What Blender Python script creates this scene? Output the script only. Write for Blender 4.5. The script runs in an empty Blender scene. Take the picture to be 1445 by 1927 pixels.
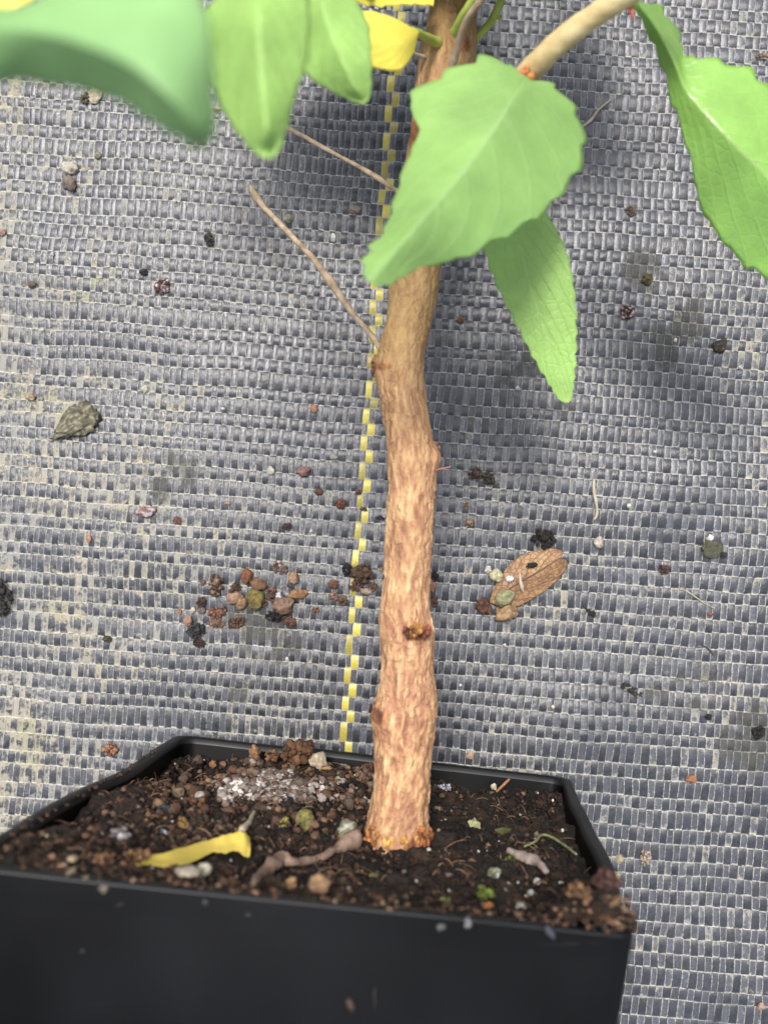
import bpy, bmesh, math, random
import numpy as np
from math import radians as R

# ------------------------------------------------------------------ camera, light, exposure
SC = bpy.context.scene
COL = SC.collection
F = 1600.0            # focal length in photo pixels (photo 1445 x 1927)
CX, CY = 722.5, 963.5
H = 26.0              # camera height above the ground cloth, cm
S = 0.01              # cm -> m

cam = bpy.data.cameras.new('camera')
cam_o = bpy.data.objects.new('camera', cam)
COL.objects.link(cam_o)
cam.sensor_fit = 'VERTICAL'
cam.sensor_height = 36.0
cam.sensor_width = 27.0
cam.lens = 36.0 * F / 1927.0
cam.clip_start = 0.005
cam.clip_end = 100.0
cam.dof.use_dof = True
cam.dof.focus_distance = 0.234
cam.dof.aperture_fstop = cam.lens / 2.3
cam_o.location = (0, 0, H * S)
SC.camera = cam_o

SUN_EL, SUN_AZ = 68.0, 106.0          # azimuth: direction the light comes from, measured from +X counter-clockwise
w = bpy.data.worlds.new('World')
SC.world = w
w.use_nodes = True
wn = w.node_tree
bg = wn.nodes['Background']
sky = wn.nodes.new('ShaderNodeTexSky')
sky.sky_type = 'NISHITA'
sky.sun_disc = False
sky.sun_elevation = R(SUN_EL)
sky.sun_rotation = R(90 - SUN_AZ)
sky.air_density = 1.0
sky.dust_density = 4.0
sky.ozone_density = 1.0
hs = wn.nodes.new('ShaderNodeHueSaturation')          # thin white overcast: most of the blue is gone
hs.inputs['Saturation'].default_value = 0.52
wn.links.new(sky.outputs[0], hs.inputs['Color'])
wn.links.new(hs.outputs[0], bg.inputs['Color'])
bg.inputs['Strength'].default_value = 0.115

sun = bpy.data.lights.new('sun', 'SUN')
sun.energy = 1.5
sun.angle = R(14)
sun.color = (1.0, 0.96, 0.9)
sun_o = bpy.data.objects.new('sun', sun)
COL.objects.link(sun_o)
sun_o.rotation_euler = (R(90 - SUN_EL), 0, R(SUN_AZ + 90))
sun_o.location = (0, 0, 2)

SC.view_settings.view_transform = 'Standard'
SC.view_settings.look = 'None'
SC.view_settings.exposure = 1.47
SC.view_settings.gamma = 1.0
SC.view_settings.use_curve_mapping = False
SC.render.engine = 'CYCLES'
SC.cycles.use_denoising = True
SC.cycles.max_bounces = 6
SC.cycles.sample_clamp_indirect = 4.0

rng = np.random.default_rng(7)
random.seed(7)

# ------------------------------------------------------------------ small maths
def P(px, py, Z):
    """the point Z cm below the lens that lies at a photo pixel, in cm, ground at z = 0"""
    return np.array([(px - CX) / F * Z, -(py - CY) / F * Z, H - Z])

def _hash(ix, iy, iz, seed):
    h = (ix.astype(np.int64) * 374761393 + iy.astype(np.int64) * 668265263 + iz.astype(np.int64) * 2147483647 + seed * 974711) & 0x7fffffff
    h = ((h ^ (h >> 13)) * 1274126177) & 0x7fffffff
    h = ((h ^ (h >> 16)) * 668265263) & 0x7fffffff
    return ((h ^ (h >> 15)) & 0xffffff) / float(0xffffff)

def noise3(p, seed=0):
    p = np.asarray(p, float)
    i = np.floor(p)
    f = p - i
    f = f * f * f * (f * (f * 6 - 15) + 10)
    ix, iy, iz = i[..., 0], i[..., 1], i[..., 2]
    out = 0
    for dx in (0, 1):
        wx = f[..., 0] if dx else 1 - f[..., 0]
        for dy in (0, 1):
            wy = f[..., 1] if dy else 1 - f[..., 1]
            for dz in (0, 1):
                wz = f[..., 2] if dz else 1 - f[..., 2]
                out = out + wx * wy * wz * _hash(ix + dx, iy + dy, iz + dz, seed)
    return out

def fbm(p, seed=0, oct=4):
    p = np.asarray(p, float)
    a, s, t = 0.5, 0.0, 0.0
    for k in range(oct):
        s = s + a * noise3(p * (2.03 ** k) + 13.7 * k, seed + k)
        t += a
        a *= 0.55
    return s / t

def v3(x, y, z=0.0):
    x = np.asarray(x, float)
    return np.stack([x, np.asarray(y, float) + 0 * x, z + 0 * x], -1)

def smooth(e0, e1, x):
    t = np.clip((x - e0) / (e1 - e0), 0, 1)
    return t * t * (3 - 2 * t)

def ground_z(x, y):
    return (fbm(v3(np.asarray(x) / 5.5, np.asarray(y) / 3.6), 31, 2) - 0.5) * 0.38 - 0.06

def catmull(pts, n):
    pts = np.asarray(pts, float)
    m = len(pts)
    t = np.linspace(0, m - 1, n)
    i = np.minimum(t.astype(int), m - 2)
    u = (t - i)[:, None]
    if pts.ndim == 3:
        u = u[:, :, None]
    p0, p1, p2, p3 = pts[np.maximum(i - 1, 0)], pts[i], pts[i + 1], pts[np.minimum(i + 2, m - 1)]
    return 0.5 * (2 * p1 + (p2 - p0) * u + (2 * p0 - 5 * p1 + 4 * p2 - p3) * u * u + (3 * p1 - p0 - 3 * p2 + p3) * u ** 3)

# ------------------------------------------------------------------ object helpers
ORG = {}
def obj(name, V, Fc, mat, parent=None, origin=None, uv=None, tint=None, attrs=None, shade=True):
    """one mesh object; V in cm in world axes; Fc an (n,3) / (n,4) array or list of faces"""
    V = np.asarray(V, float)
    if origin is None:
        origin = ORG[parent.name] if parent is not None else V.mean(0)
    origin = np.asarray(origin, float)
    me = bpy.data.meshes.new(name)
    if isinstance(Fc, np.ndarray):
        k = Fc.shape[1]
        me.vertices.add(len(V)); me.vertices.foreach_set('co', ((V - origin) * S).ravel())
        me.loops.add(Fc.size); me.loops.foreach_set('vertex_index', Fc.ravel().astype(np.int32))
        me.polygons.add(len(Fc))
        me.polygons.foreach_set('loop_start', np.arange(0, Fc.size, k, dtype=np.int32))
        me.update(calc_edges=True)
        me.validate()
    else:
        me.from_pydata(((V - origin) * S).tolist(), [], Fc)
        me.update()
    if uv is not None:
        L = np.empty(len(me.loops), np.int32)
        me.loops.foreach_get('vertex_index', L)
        ul = me.uv_layers.new(name='UVMap')
        ul.data.foreach_set('uv', np.asarray(uv, float)[L].ravel())
    if tint is not None:
        a = me.attributes.new('tint', 'FLOAT_COLOR', 'POINT')
        a.data.foreach_set('color', np.concatenate([np.asarray(tint, float), np.ones((len(V), 1))], 1).ravel())
    for k, val in (attrs or {}).items():
        a = me.attributes.new(k, 'FLOAT', 'POINT')
        a.data.foreach_set('value', np.asarray(val, float))
    if shade:
        me.polygons.foreach_set('use_smooth', np.ones(len(me.polygons), bool))
    me.materials.append(mat)
    o = bpy.data.objects.new(name, me)
    COL.objects.link(o)
    if parent is not None:
        o.parent = parent
        o.location = (origin - ORG[parent.name]) * S
    else:
        o.location = origin * S
    ORG[o.name] = origin
    return o

def empty(name, origin):
    o = bpy.data.objects.new(name, None)
    COL.objects.link(o)
    o.empty_display_size = 0.01
    o.location = np.asarray(origin, float) * S
    ORG[o.name] = np.asarray(origin, float)
    return o

def tag(o, label, cat, group=None, kind=None):
    o['label'] = label
    if cat: o['category'] = cat
    if group: o['group'] = group
    if kind: o['kind'] = kind
    return o

ICO = {}
def ico(n):
    if n not in ICO:
        bm = bmesh.new()
        bmesh.ops.create_icosphere(bm, subdivisions=n, radius=1.0)
        ICO[n] = (np.array([v.co[:] for v in bm.verts]), np.array([[v.index for v in f.verts] for f in bm.faces]))
        bm.free()
    return ICO[n]

class MB:
    """collects pieces of one mesh"""
    def __init__(s): s.V, s.F, s.T, s.n = [], [], [], 0
    def add(s, V, Fc, tint=(1, 1, 1)):
        V = np.asarray(V, float)
        s.V.append(V); s.F.append(np.asarray(Fc) + s.n); s.n += len(V)
        t = np.asarray(tint, float)
        s.T.append(np.tile(t, (len(V), 1)) if t.ndim == 1 else t)
    def build(s, name, mat, parent=None, origin=None, **k):
        return obj(name, np.concatenate(s.V), np.concatenate(s.F), mat, parent, origin, tint=np.concatenate(s.T), **k)

def rotm(ax, ay, az):
    cx, sx, cy, sy, cz, sz = math.cos(ax), math.sin(ax), math.cos(ay), math.sin(ay), math.cos(az), math.sin(az)
    return (np.array([[cz, -sz, 0], [sz, cz, 0], [0, 0, 1]]) @ np.array([[cy, 0, sy], [0, 1, 0], [-sy, 0, cy]])
            @ np.array([[1, 0, 0], [0, cx, -sx], [0, sx, cx]]))

def lump(c, sx, sy, sz, rz=0.0, rough=0.35, seed=0, n=3, freq=1.6, fine=0.0, basis=None):
    v, f = ico(n)
    d = 1 + rough * (fbm(v * freq + seed * 3.17, seed, 3) - 0.5) * 2
    if fine:
        d = d + fine * (noise3(v * 7.0 + seed, seed + 5) - 0.5) * 2
    q = v * d[:, None] * np.array([sx, sy, sz])
    q = q @ rotm(0, 0, rz).T
    if basis is not None:
        q = q @ basis
    return q + np.asarray(c), f

def tri(faces4):
    return np.concatenate([faces4[:, [0, 1, 2]], faces4[:, [0, 2, 3]]])

def tube(path, rad, n=12, jit=0.0, seed=0, closed_ends=True):
    """tapered tube along a path in cm; returns verts, triangle faces"""
    path = np.asarray(path, float)
    m = len(path)
    rad = np.broadcast_to(np.asarray(rad, float), (m,))
    T = np.gradient(path, axis=0)
    T /= np.linalg.norm(T, axis=1)[:, None] + 1e-9
    a = np.cross(T, np.array([0.13, 0.21, 0.97]))
    a /= np.linalg.norm(a, axis=1)[:, None] + 1e-9
    b = np.cross(T, a)
    th = np.linspace(0, 2 * math.pi, n, endpoint=False)
    ring = a[:, None, :] * np.cos(th)[None, :, None] + b[:, None, :] * np.sin(th)[None, :, None]
    V = path[:, None, :] + ring * rad[:, None, None]
    if jit:
        V = V + ring * (rad[:, None, None] * jit * ((fbm(V * 5.0, seed, 4) - 0.5) * 2)[..., None])
    V = V.reshape(-1, 3)
    i = np.arange(m - 1)[:, None] * n
    j = np.arange(n)[None, :]
    Q = np.stack([i + j, i + (j + 1) % n, i + n + (j + 1) % n, i + n + j], -1).reshape(-1, 4)
    Fc = tri(Q)
    if closed_ends:
        V = np.concatenate([V, path[:1] - T[:1] * rad[0] * .4, path[-1:] + T[-1:] * rad[-1] * .4])
        k = m * n
        e0 = np.stack([np.full(n, k), (np.arange(n) + 1) % n, np.arange(n)], -1)
        e1 = np.stack([np.full(n, k + 1), (m - 1) * n + np.arange(n), (m - 1) * n + (np.arange(n) + 1) % n], -1)
        Fc = np.concatenate([Fc, e0, e1])
    return V, Fc

# ------------------------------------------------------------------ materials
class NT:
    def __init__(s, name):
        s.m = bpy.data.materials.new(name); s.m.use_nodes = True
        s.t = s.m.node_tree; s.t.nodes.clear()
        s.out = s.n('OutputMaterial')
    def n(s, typ, **k):
        nd = s.t.nodes.new('ShaderNode' + typ)
        for a, b in k.items():
            if hasattr(nd, a): setattr(nd, a, b)
        return nd
    def l(s, a, b): s.t.links.new(a, b)
    def noise(s, vec, scale, detail=4, rough=0.6, dim='3D'):
        nd = s.n('TexNoise'); nd.inputs['Scale'].default_value = scale
        nd.inputs['Detail'].default_value = detail; nd.inputs['Roughness'].default_value = rough
        if vec is not None: s.l(vec, nd.inputs['Vector'])
        return nd.outputs['Fac']
    def ramp(s, fac, stops):
        r = s.n('ValToRGB'); e = r.color_ramp.elements
        while len(e) < len(stops): e.new(0.5)
        for q, (p, c) in zip(e, stops):
            q.position = p; q.color = (*c, 1) if len(c) == 3 else c
        s.l(fac, r.inputs['Fac'])
        return r.outputs['Color']
    def math(s, op, a, b=None, clamp=False):
        nd = s.n('Math', operation=op); nd.use_clamp = clamp
        for i, q in enumerate((a, b)):
            if q is None: continue
            if isinstance(q, (int, float)): nd.inputs[i].default_value = q
            else: s.l(q, nd.inputs[i])
        return nd.outputs[0]
    def mix(s, fac, a, b, blend='MIX'):
        nd = s.n('Mix', data_type='RGBA', blend_type=blend)
        for i, q in ((0, fac), (6, a), (7, b)):
            if isinstance(q, (int, float)): nd.inputs[i].default_value = q
            elif isinstance(q, tuple): nd.inputs[i].default_value = (*q, 1)
            else: s.l(q, nd.inputs[i])
        return nd.outputs[2]
    def attr(s, name):
        nd = s.n('Attribute'); nd.attribute_name = name
        return nd
    def bump(s, hgt, strength, dist):
        b = s.n('Bump'); b.inputs['Strength'].default_value = strength; b.inputs['Distance'].default_value = dist
        s.l(hgt, b.inputs['Height'])
        return b.outputs['Normal']
    def obj_co(s): return s.n('TexCoord').outputs['Object']
    def bsdf(s, base, rough=0.6, spec=0.5, normal=None):
        p = s.n('BsdfPrincipled')
        for key, q in (('Base Color', base), ('Roughness', rough), ('Specular IOR Level', spec)):
            if isinstance(q, (int, float)): p.inputs[key].default_value = q
            elif isinstance(q, tuple): p.inputs[key].default_value = (*q, 1)
            else: s.l(q, p.inputs[key])
        if normal is not None: s.l(normal, p.inputs['Normal'])
        s.l(p.outputs[0], s.out.inputs['Surface'])
        return p

def m_cloth(name, base, dusty, grit):
    """woven polypropylene tape with a dry film of dirt that gathers at the tape edges and crossings"""
    t = NT(name)
    co = t.obj_co()
    uv = t.n('UVMap'); sp = t.n('SeparateXYZ'); t.l(uv.outputs[0], sp.inputs[0])
    u, ve = sp.outputs[0], sp.outputs[1]                  # ve: 0 mid cell, 1 where the tape dives under
    dust = t.attr('dust').outputs['Fac']
    stain = t.attr('stain').outputs['Fac']
    tin = t.attr('shade').outputs['Fac']
    cell = t.attr('cell').outputs['Fac']
    def rng_(x, a, b, c=0.0, d=1.0):
        m = t.n('MapRange'); m.inputs[1].default_value = a; m.inputs[2].default_value = b; m.inputs[3].default_value = c; m.inputs[4].default_value = d
        t.l(x, m.inputs[0]); return m.outputs[0]
    e = t.math('ABSOLUTE', t.math('SUBTRACT', t.math('MULTIPLY', u, 2.0), 1.0))
    n1 = t.noise(co, 1100, 3, 0.6)
    n2 = t.noise(co, 420, 5, 0.7)
    n3 = t.noise(co, 2400, 3, 0.65)
    n4 = t.noise(co, 110, 3, 0.6)
    mp = t.n('Mapping'); mp.inputs['Scale'].default_value = (9, 1, 1) if grit < .5 else (4, 2, 1); t.l(co, mp.inputs[0])
    grain = t.noise(mp.outputs[0], 420, 3, 0.6)           # drawn plastic: fine streaks along the tape
    edge = rng_(t.math('ADD', e, t.math('MULTIPLY', n1, 0.35)), 1.03, 1.12)
    row = rng_(t.math('ADD', ve, t.math('MULTIPLY', n1, 0.35)), 1.13, 1.21)
    line = t.math('MULTIPLY', t.math('MAXIMUM', edge, row), rng_(t.math('ADD', t.math('MULTIPLY', n4, .6), t.math('MULTIPLY', dust, .35)), 0.30, 0.50))
    # caked dirt: gathers cell by cell, and low between the tapes
    pk = t.math('ADD', t.math('MULTIPLY', n2, 0.95), t.math('MULTIPLY', dust, 0.36))
    pk = t.math('ADD', pk, t.math('MULTIPLY', ve, 0.16))
    pk = t.math('ADD', pk, t.math('MULTIPLY', cell, 0.16 + .10 * grit))
    pk = t.math('ADD', pk, t.math('MULTIPLY', n3, 0.25))
    if grit > .5: pk = t.math('ADD', pk, t.math('SUBTRACT', t.math('MULTIPLY', t.math('POWER', e, 3.0), 0.16), 0.035))
    film = rng_(pk, 1.16 - 0.09 * dusty, 1.24 - 0.09 * dusty)
    speck = rng_(n3, 0.60 - .03 * grit, 0.70 - .03 * grit)
    dirt_col = t.ramp(t.noise(co, 48, 4), [(0.30, (0.17, 0.175, 0.18)), (0.46, (0.24, 0.23, 0.19)), (0.60, (0.30, 0.265, 0.18)), (0.72, (0.20, 0.22, 0.09))])
    br = t.math('ADD', t.math('MULTIPLY', cell, 0.80), t.math('ADD', t.math('MULTIPLY', tin, 0.30), t.math('MULTIPLY', grain, 0.55)))
    b = t.mix(1.0, base, t.ramp(t.math('MULTIPLY', br, .55), [(0.12, (0.50,) * 3), (0.85, (1.75,) * 3)]), 'MULTIPLY')
    dust_glare = t.math('MULTIPLY', t.math('MULTIPLY', dust, rng_(n2, .35, .7)), 0.36 if dusty > -1 else 0.0, True)
    b = t.mix(dust_glare, b, (0.135, 0.138, 0.155))  # grey glare painted into the tape colour along with the dust
    b = t.mix(t.math('MULTIPLY', speck, 0.16 + .36 * grit), b, (0.22, 0.215, 0.195))
    b = t.mix(t.math('MULTIPLY', film, 0.70), b, dirt_col)
    b = t.mix(t.math('MULTIPLY', line, 0.80), b, (0.40, 0.39, 0.345))
    st = rng_(t.math('ADD', stain, t.math('MULTIPLY', t.math('SUBTRACT', t.math('MULTIPLY_ADD', n2, .6) if False else t.math('ADD', t.math('MULTIPLY', n2, .5), t.math('MULTIPLY', n1, .5)), .5), 2.2)), 0.35, 0.62)
    b = t.mix(t.math('MULTIPLY', st, 0.52), b, t.ramp(n1, [(.35, (0.012, 0.012, 0.009)), (.65, (0.045, 0.043, 0.026))]))
    rough = t.math('ADD', t.math('MULTIPLY', t.math('MAXIMUM', film, st), 0.4), 0.33, True)
    nrm = t.bump(t.math('ADD', t.math('MULTIPLY', n1, 0.5), t.math('ADD', t.math('MULTIPLY', grain, .5), t.math('MULTIPLY', t.math('ADD', film, line), 0.6))), 0.55, 0.0004)
    t.bsdf(b, rough, 0.5, nrm)
    return t.m

def m_tint(name, rough=0.85, spec=0.25, bump=0.6, scale=700, dist=0.0005, var=0.5):
    """colour per vertex (the material of each crumb) broken up by grain"""
    t = NT(name)
    co = t.obj_co()
    n = t.noise(co, scale, 5, 0.65)
    n2 = t.noise(co, scale * 0.3, 3, 0.6)
    c = t.attr('tint').outputs['Color']
    d = t.mix(1.0, c, t.ramp(n, [(0.25, (1 - var,) * 3), (0.55, (1, 1, 1)), (0.8, (1 + var,) * 3)]), 'MULTIPLY')
    t.bsdf(d, rough, spec, t.bump(t.math('ADD', n, n2), bump, dist))
    return t.m

def m_pot(name='black_pot_plastic', gloss=0.07):
    t = NT(name)
    co = t.obj_co()
    n = t.noise(co, 30, 5, 0.7)
    g = t.noise(co, 220, 3, 0.6)
    dustf = t.n('MapRange'); dustf.inputs[1].default_value = 0.60; dustf.inputs[2].default_value = 0.85
    t.l(n, dustf.inputs[0])
    b = t.mix(t.math('MULTIPLY', dustf.outputs[0], 0.5), (0.002, 0.002, 0.0023), (0.008, 0.008, 0.0085))
    b = t.mix(t.math('GREATER_THAN', t.noise(co, 420, 1), 0.79), b, (0.035, 0.032, 0.03))
    mp = t.n('Mapping'); mp.inputs['Scale'].default_value = (1, 14, 3); mp.inputs['Rotation'].default_value = (0, 0, 0.35); t.l(co, mp.inputs[0])
    sc = t.noise(mp.outputs[0], 40, 5, 0.7)
    scf = t.n('MapRange'); scf.inputs[1].default_value = 0.66; scf.inputs[2].default_value = 0.74; t.l(sc, scf.inputs[0])
    b = t.mix(t.math('MULTIPLY', scf.outputs[0], 0.5), b, (0.02, 0.02, 0.021))
    sm = t.noise(co, 14, 3, 0.5)
    smf = t.n('MapRange'); smf.inputs[1].default_value = 0.5; smf.inputs[2].default_value = 0.75; t.l(sm, smf.inputs[0])
    b = t.mix(t.math('MULTIPLY', smf.outputs[0], 0.5), b, (0.013, 0.0135, 0.015))
    rr = t.math('ADD', t.math('MULTIPLY', n, 0.25), 0.30)
    t.bsdf(b, rr, gloss, t.bump(g, 0.08, 0.0004))
    return t.m

def m_bark():
    t = NT('bark')
    co = t.obj_co()
    mp = t.n('Mapping'); mp.inputs['Scale'].default_value = (1, 0.22, 1)
    t.l(co, mp.inputs[0])
    h = t.attr('bark').outputs['Fac']
    sc = t.attr('scar').outputs['Fac']
    og = t.attr('olive').outputs['Fac']
    n1 = t.noise(mp.outputs[0], 480, 4, 0.65)
    n2 = t.noise(co, 700, 4, 0.7)
    n3 = t.noise(mp.outputs[0], 160, 3, 0.55)
    k = t.math('ADD', t.math('ADD', t.math('MULTIPLY', h, 0.34), t.math('MULTIPLY', n1, 0.46)), t.math('MULTIPLY', n2, 0.26))
    c = t.ramp(k, [(0.30, (0.175, 0.078, 0.045)), (0.42, (0.275, 0.135, 0.072)), (0.53, (0.350, 0.190, 0.098)), (0.64, (0.45, 0.28, 0.135)), (0.76, (0.56, 0.40, 0.22))])
    c = t.mix(t.math('MULTIPLY', t.ramp(n3, [(0.45, (0, 0, 0)), (0.62, (1, 1, 1))]), 0.30), c, (0.34, 0.165, 0.095))
    ol = t.mix(n1, (0.21, 0.125, 0.045), (0.42, 0.275, 0.10))
    c = t.mix(t.math('MULTIPLY', og, 0.75), c, ol)
    vo = t.n('TexVoronoi'); vo.feature = 'DISTANCE_TO_EDGE'; vo.inputs['Scale'].default_value = 330
    mp2 = t.n('Mapping'); mp2.inputs['Scale'].default_value = (1, 0.20, 1); t.l(co, mp2.inputs[0])
    wv = t.n('MixRGB'); wv.blend_type = 'ADD'; wv.inputs[0].default_value = 0.004
    nv = t.n('TexNoise'); nv.inputs['Scale'].default_value = 260; t.l(co, nv.inputs['Vector'])
    t.l(mp2.outputs[0], wv.inputs[1]); t.l(nv.outputs['Color'], wv.inputs[2]); t.l(wv.outputs[0], vo.inputs['Vector'])
    ck = t.n('MapRange'); ck.inputs[1].default_value = 0.11; ck.inputs[2].default_value = 0.02; t.l(vo.outputs['Distance'], ck.inputs[0])
    crack = t.math('MULTIPLY', ck.outputs[0], t.ramp(n3, [(.4, (0, 0, 0)), (.58, (1, 1, 1))]))
    c = t.mix(t.math('MULTIPLY', crack, 0.34), c, (0.125, 0.048, 0.032))
    sp = t.n('MapRange'); sp.inputs[1].default_value = 0.63; sp.inputs[2].default_value = 0.74
    t.l(n2, sp.inputs[0])
    c = t.mix(t.math('MULTIPLY', sp.outputs[0], 0.55), c, (0.44, 0.34, 0.26))
    dk = t.n('MapRange'); dk.inputs[1].default_value = 0.36; dk.inputs[2].default_value = 0.24
    t.l(n2, dk.inputs[0])
    c = t.mix(t.math('MULTIPLY', dk.outputs[0], 0.6), c, (0.10, 0.045, 0.03))
    scm = t.n('MapRange'); scm.inputs[1].default_value = 0.45; scm.inputs[2].default_value = 0.8
    t.l(t.math('ADD', sc, t.math('MULTIPLY', t.math('SUBTRACT', n2, 0.5), 0.7)), scm.inputs[0])
    scol = t.ramp(n1, [(0.35, (0.06, 0.022, 0.014)), (0.5, (0.20, 0.07, 0.03)), (0.66, (0.40, 0.19, 0.06))])
    c = t.mix(t.math('MULTIPLY', scm.outputs[0], 0.9), c, scol)
    t.bsdf(c, 0.68, 0.35, t.bump(t.math('SUBTRACT', t.math('ADD', t.math('MULTIPLY', n1, 1.0), t.math('MULTIPLY', n2, 0.8)), t.math('MULTIPLY', crack, 0.3)), 0.7, 0.0010))
    return t.m

def m_leaf(name, col, vein, pale, transl=0.35, rough=0.38, spec=0.5, wear=0.12, vb=0.3):
    t = NT(name)
    co = t.obj_co()
    uv = t.n('UVMap'); sp = t.n('SeparateXYZ'); t.l(uv.outputs[0], sp.inputs[0])
    u, v = sp.outputs[0], sp.outputs[1]
    e = t.math('ABSOLUTE', t.math('SUBTRACT', u, 0.5))
    n1 = t.noise(co, 60, 4, 0.6)
    n2 = t.noise(co, 380, 4, 0.6)
    rib = t.n('MapRange'); rib.inputs[1].default_value = 0.022; rib.inputs[2].default_value = 0.007
    t.l(e, rib.inputs[0])
    # lateral veins: v - 0.9*e repeats
    wv = t.math('ADD', t.math('SUBTRACT', t.math('MULTIPLY', v, 8.0), t.math('MULTIPLY', e, 6.5)), t.math('MULTIPLY', n1, 0.8))
    fr = t.math('ABSOLUTE', t.math('SUBTRACT', t.math('FRACT', wv), 0.5))
    lat = t.n('MapRange'); lat.inputs[1].default_value = 0.07; lat.inputs[2].default_value = 0.0
    t.l(fr, lat.inputs[0])
    vor = t.n('TexVoronoi'); vor.feature = 'DISTANCE_TO_EDGE'; vor.inputs['Scale'].default_value = 420
    t.l(co, vor.inputs['Vector'])
    ret = t.n('MapRange'); ret.inputs[1].default_value = 0.12; ret.inputs[2].default_value = 0.0
    t.l(vor.outputs['Distance'], ret.inputs[0])
    c = t.mix(t.ramp(n1, [(0.3, (0, 0, 0)), (0.7, (1, 1, 1))]), tuple(q * 0.82 for q in col), tuple(q * 1.2 for q in col))
    c = t.mix(t.math('MULTIPLY', lat.outputs[0], 0.20), c, vein)
    c = t.mix(t.math('MULTIPLY', ret.outputs[0], 0.10), c, vein)
    c = t.mix(t.math('MULTIPLY', rib.outputs[0], 0.45), c, vein)
    pa = t.n('MapRange'); pa.inputs[1].default_value = 0.64; pa.inputs[2].default_value = 0.76
    t.l(n2, pa.inputs[0])
    c = t.mix(t.math('MULTIPLY', pa.outputs[0], wear), c, pale)
    tip = t.attr('tip').outputs['Fac']
    c = t.mix(t.math('MULTIPLY', tip, 0.6), c, pale)
    hgt = t.math('ADD', t.math('MULTIPLY', lat.outputs[0], -0.6), t.math('ADD', t.math('MULTIPLY', n2, 0.3), t.math('MULTIPLY', ret.outputs[0], -0.25)))
    nrm = t.bump(hgt, vb, 0.0006)
    p = t.bsdf(c, rough, spec, nrm)
    tr = t.n('BsdfTranslucent'); t.l(c, tr.inputs[0]); t.l(nrm, tr.inputs['Normal'])
    mx = t.n('MixShader'); mx.inputs[0].default_value = transl
    t.l(p.outputs[0], mx.inputs[1]); t.l(tr.outputs[0], mx.inputs[2])
    t.l(mx.outputs[0], t.out.inputs['Surface'])
    return t.m

def m_plain(name, c0, c1, rough=0.7, spec=0.3, scale=200, stretch=(1, 1, 1), bump=0.4, dist=0.0005):
    t = NT(name)
    mp = t.n('Mapping'); mp.inputs['Scale'].default_value = stretch
    t.l(t.obj_co(), mp.inputs[0])
    n = t.noise(mp.outputs[0], scale, 5, 0.65)
    t.bsdf(t.ramp(n, [(0.32, c0), (0.66, c1)]), rough, spec, t.bump(n, bump, dist))
    return t.m

def m_deadleaf():
    t = NT('dead_leaf_skin')
    co = t.obj_co()
    uv = t.n('UVMap'); sp = t.n('SeparateXYZ'); t.l(uv.outputs[0], sp.inputs[0])
    u, v = sp.outputs[0], sp.outputs[1]
    e = t.math('ABSOLUTE', t.math('SUBTRACT', u, 0.5))
    n1 = t.noise(co, 160, 4, 0.6)
    wob = t.noise(co, 90, 2)
    rib = t.n('MapRange'); rib.inputs[1].default_value = 0.026; rib.inputs[2].default_value = 0.012
    t.l(e, rib.inputs[0])
    wv = t.math('ADD', t.math('SUBTRACT', t.math('MULTIPLY', v, 5.0), t.math('MULTIPLY', e, 4.5)), t.math('MULTIPLY', wob, 1.6))
    fr = t.math('ABSOLUTE', t.math('SUBTRACT', t.math('FRACT', wv), 0.5))
    lat = t.n('MapRange'); lat.inputs[1].default_value = 0.07; lat.inputs[2].default_value = 0.03
    t.l(fr, lat.inputs[0])
    vor = t.n('TexVoronoi'); vor.feature = 'DISTANCE_TO_EDGE'; vor.inputs['Scale'].default_value = 620
    t.l(co, vor.inputs['Vector'])
    ret = t.n('MapRange'); ret.inputs[1].default_value = 0.09; ret.inputs[2].default_value = 0.02
    t.l(vor.outputs['Distance'], ret.inputs[0])
    c = t.ramp(n1, [(0.3, (0.15, 0.080, 0.040)), (0.5, (0.235, 0.130, 0.062)), (0.7, (0.31, 0.19, 0.082))])
    dark = t.math('MAXIMUM', t.math('MAXIMUM', t.math('MULTIPLY', rib.outputs[0], 0.95), t.math('MULTIPLY', lat.outputs[0], 0.7)), t.math('MULTIPLY', ret.outputs[0], 0.55))
    c = t.mix(dark, c, (0.045, 0.022, 0.014))
    t.bsdf(c, 0.6, 0.4, t.bump(t.math('ADD', n1, t.math('MULTIPLY', dark, -0.8)), 0.5, 0.0006))
    return t.m

M_CLOTH = m_cloth('black_woven_tape', (0.0150, 0.0168, 0.0220), 0.0, 0.0)
M_WEFT = m_cloth('black_woven_tape_dusty', (0.040, 0.043, 0.053), 0.6, 1.0)
M_YEL = m_cloth('yellow_woven_tape', (0.32, 0.27, 0.045), -2.2, 0.0)
M_POT = m_pot()
M_RIM = m_pot('black_rim_plastic', 0.30)
M_BARK = m_bark()
M_CRUMB = m_tint('soil_grain')
M_SOIL = m_tint('soil_body', 0.9, 0.25, 0.9, 500, 0.0012, 0.6)
M_STONE = m_tint('grit_stone', 0.85, 0.25, 0.9, 900, 0.0008, 0.55)
M_TERR = m_plain('bare_earth', (0.05, 0.045, 0.04), (0.12, 0.11, 0.10), 0.9, 0.2, 8)
L_MID = m_leaf('leaf_mid_green', (0.215, 0.370, 0.105), (0.29, 0.43, 0.18), (0.33, 0.42, 0.20), .3, .5, .4, .3, .2)
L_HAZE = m_leaf('leaf_haze_green', (0.200, 0.365, 0.135), (0.26, 0.42, 0.19), (0.32, 0.42, 0.24), .3, .5, .4, .2, .15)  # lens-flare haze put into the green as a cooler tint
L_FRESH = m_leaf('leaf_fresh_green', (0.295, 0.480, 0.125), (0.34, 0.51, 0.18), (0.44, 0.54, 0.28), 0.38, 0.5, 0.4, 0.2, 0.45)
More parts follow.
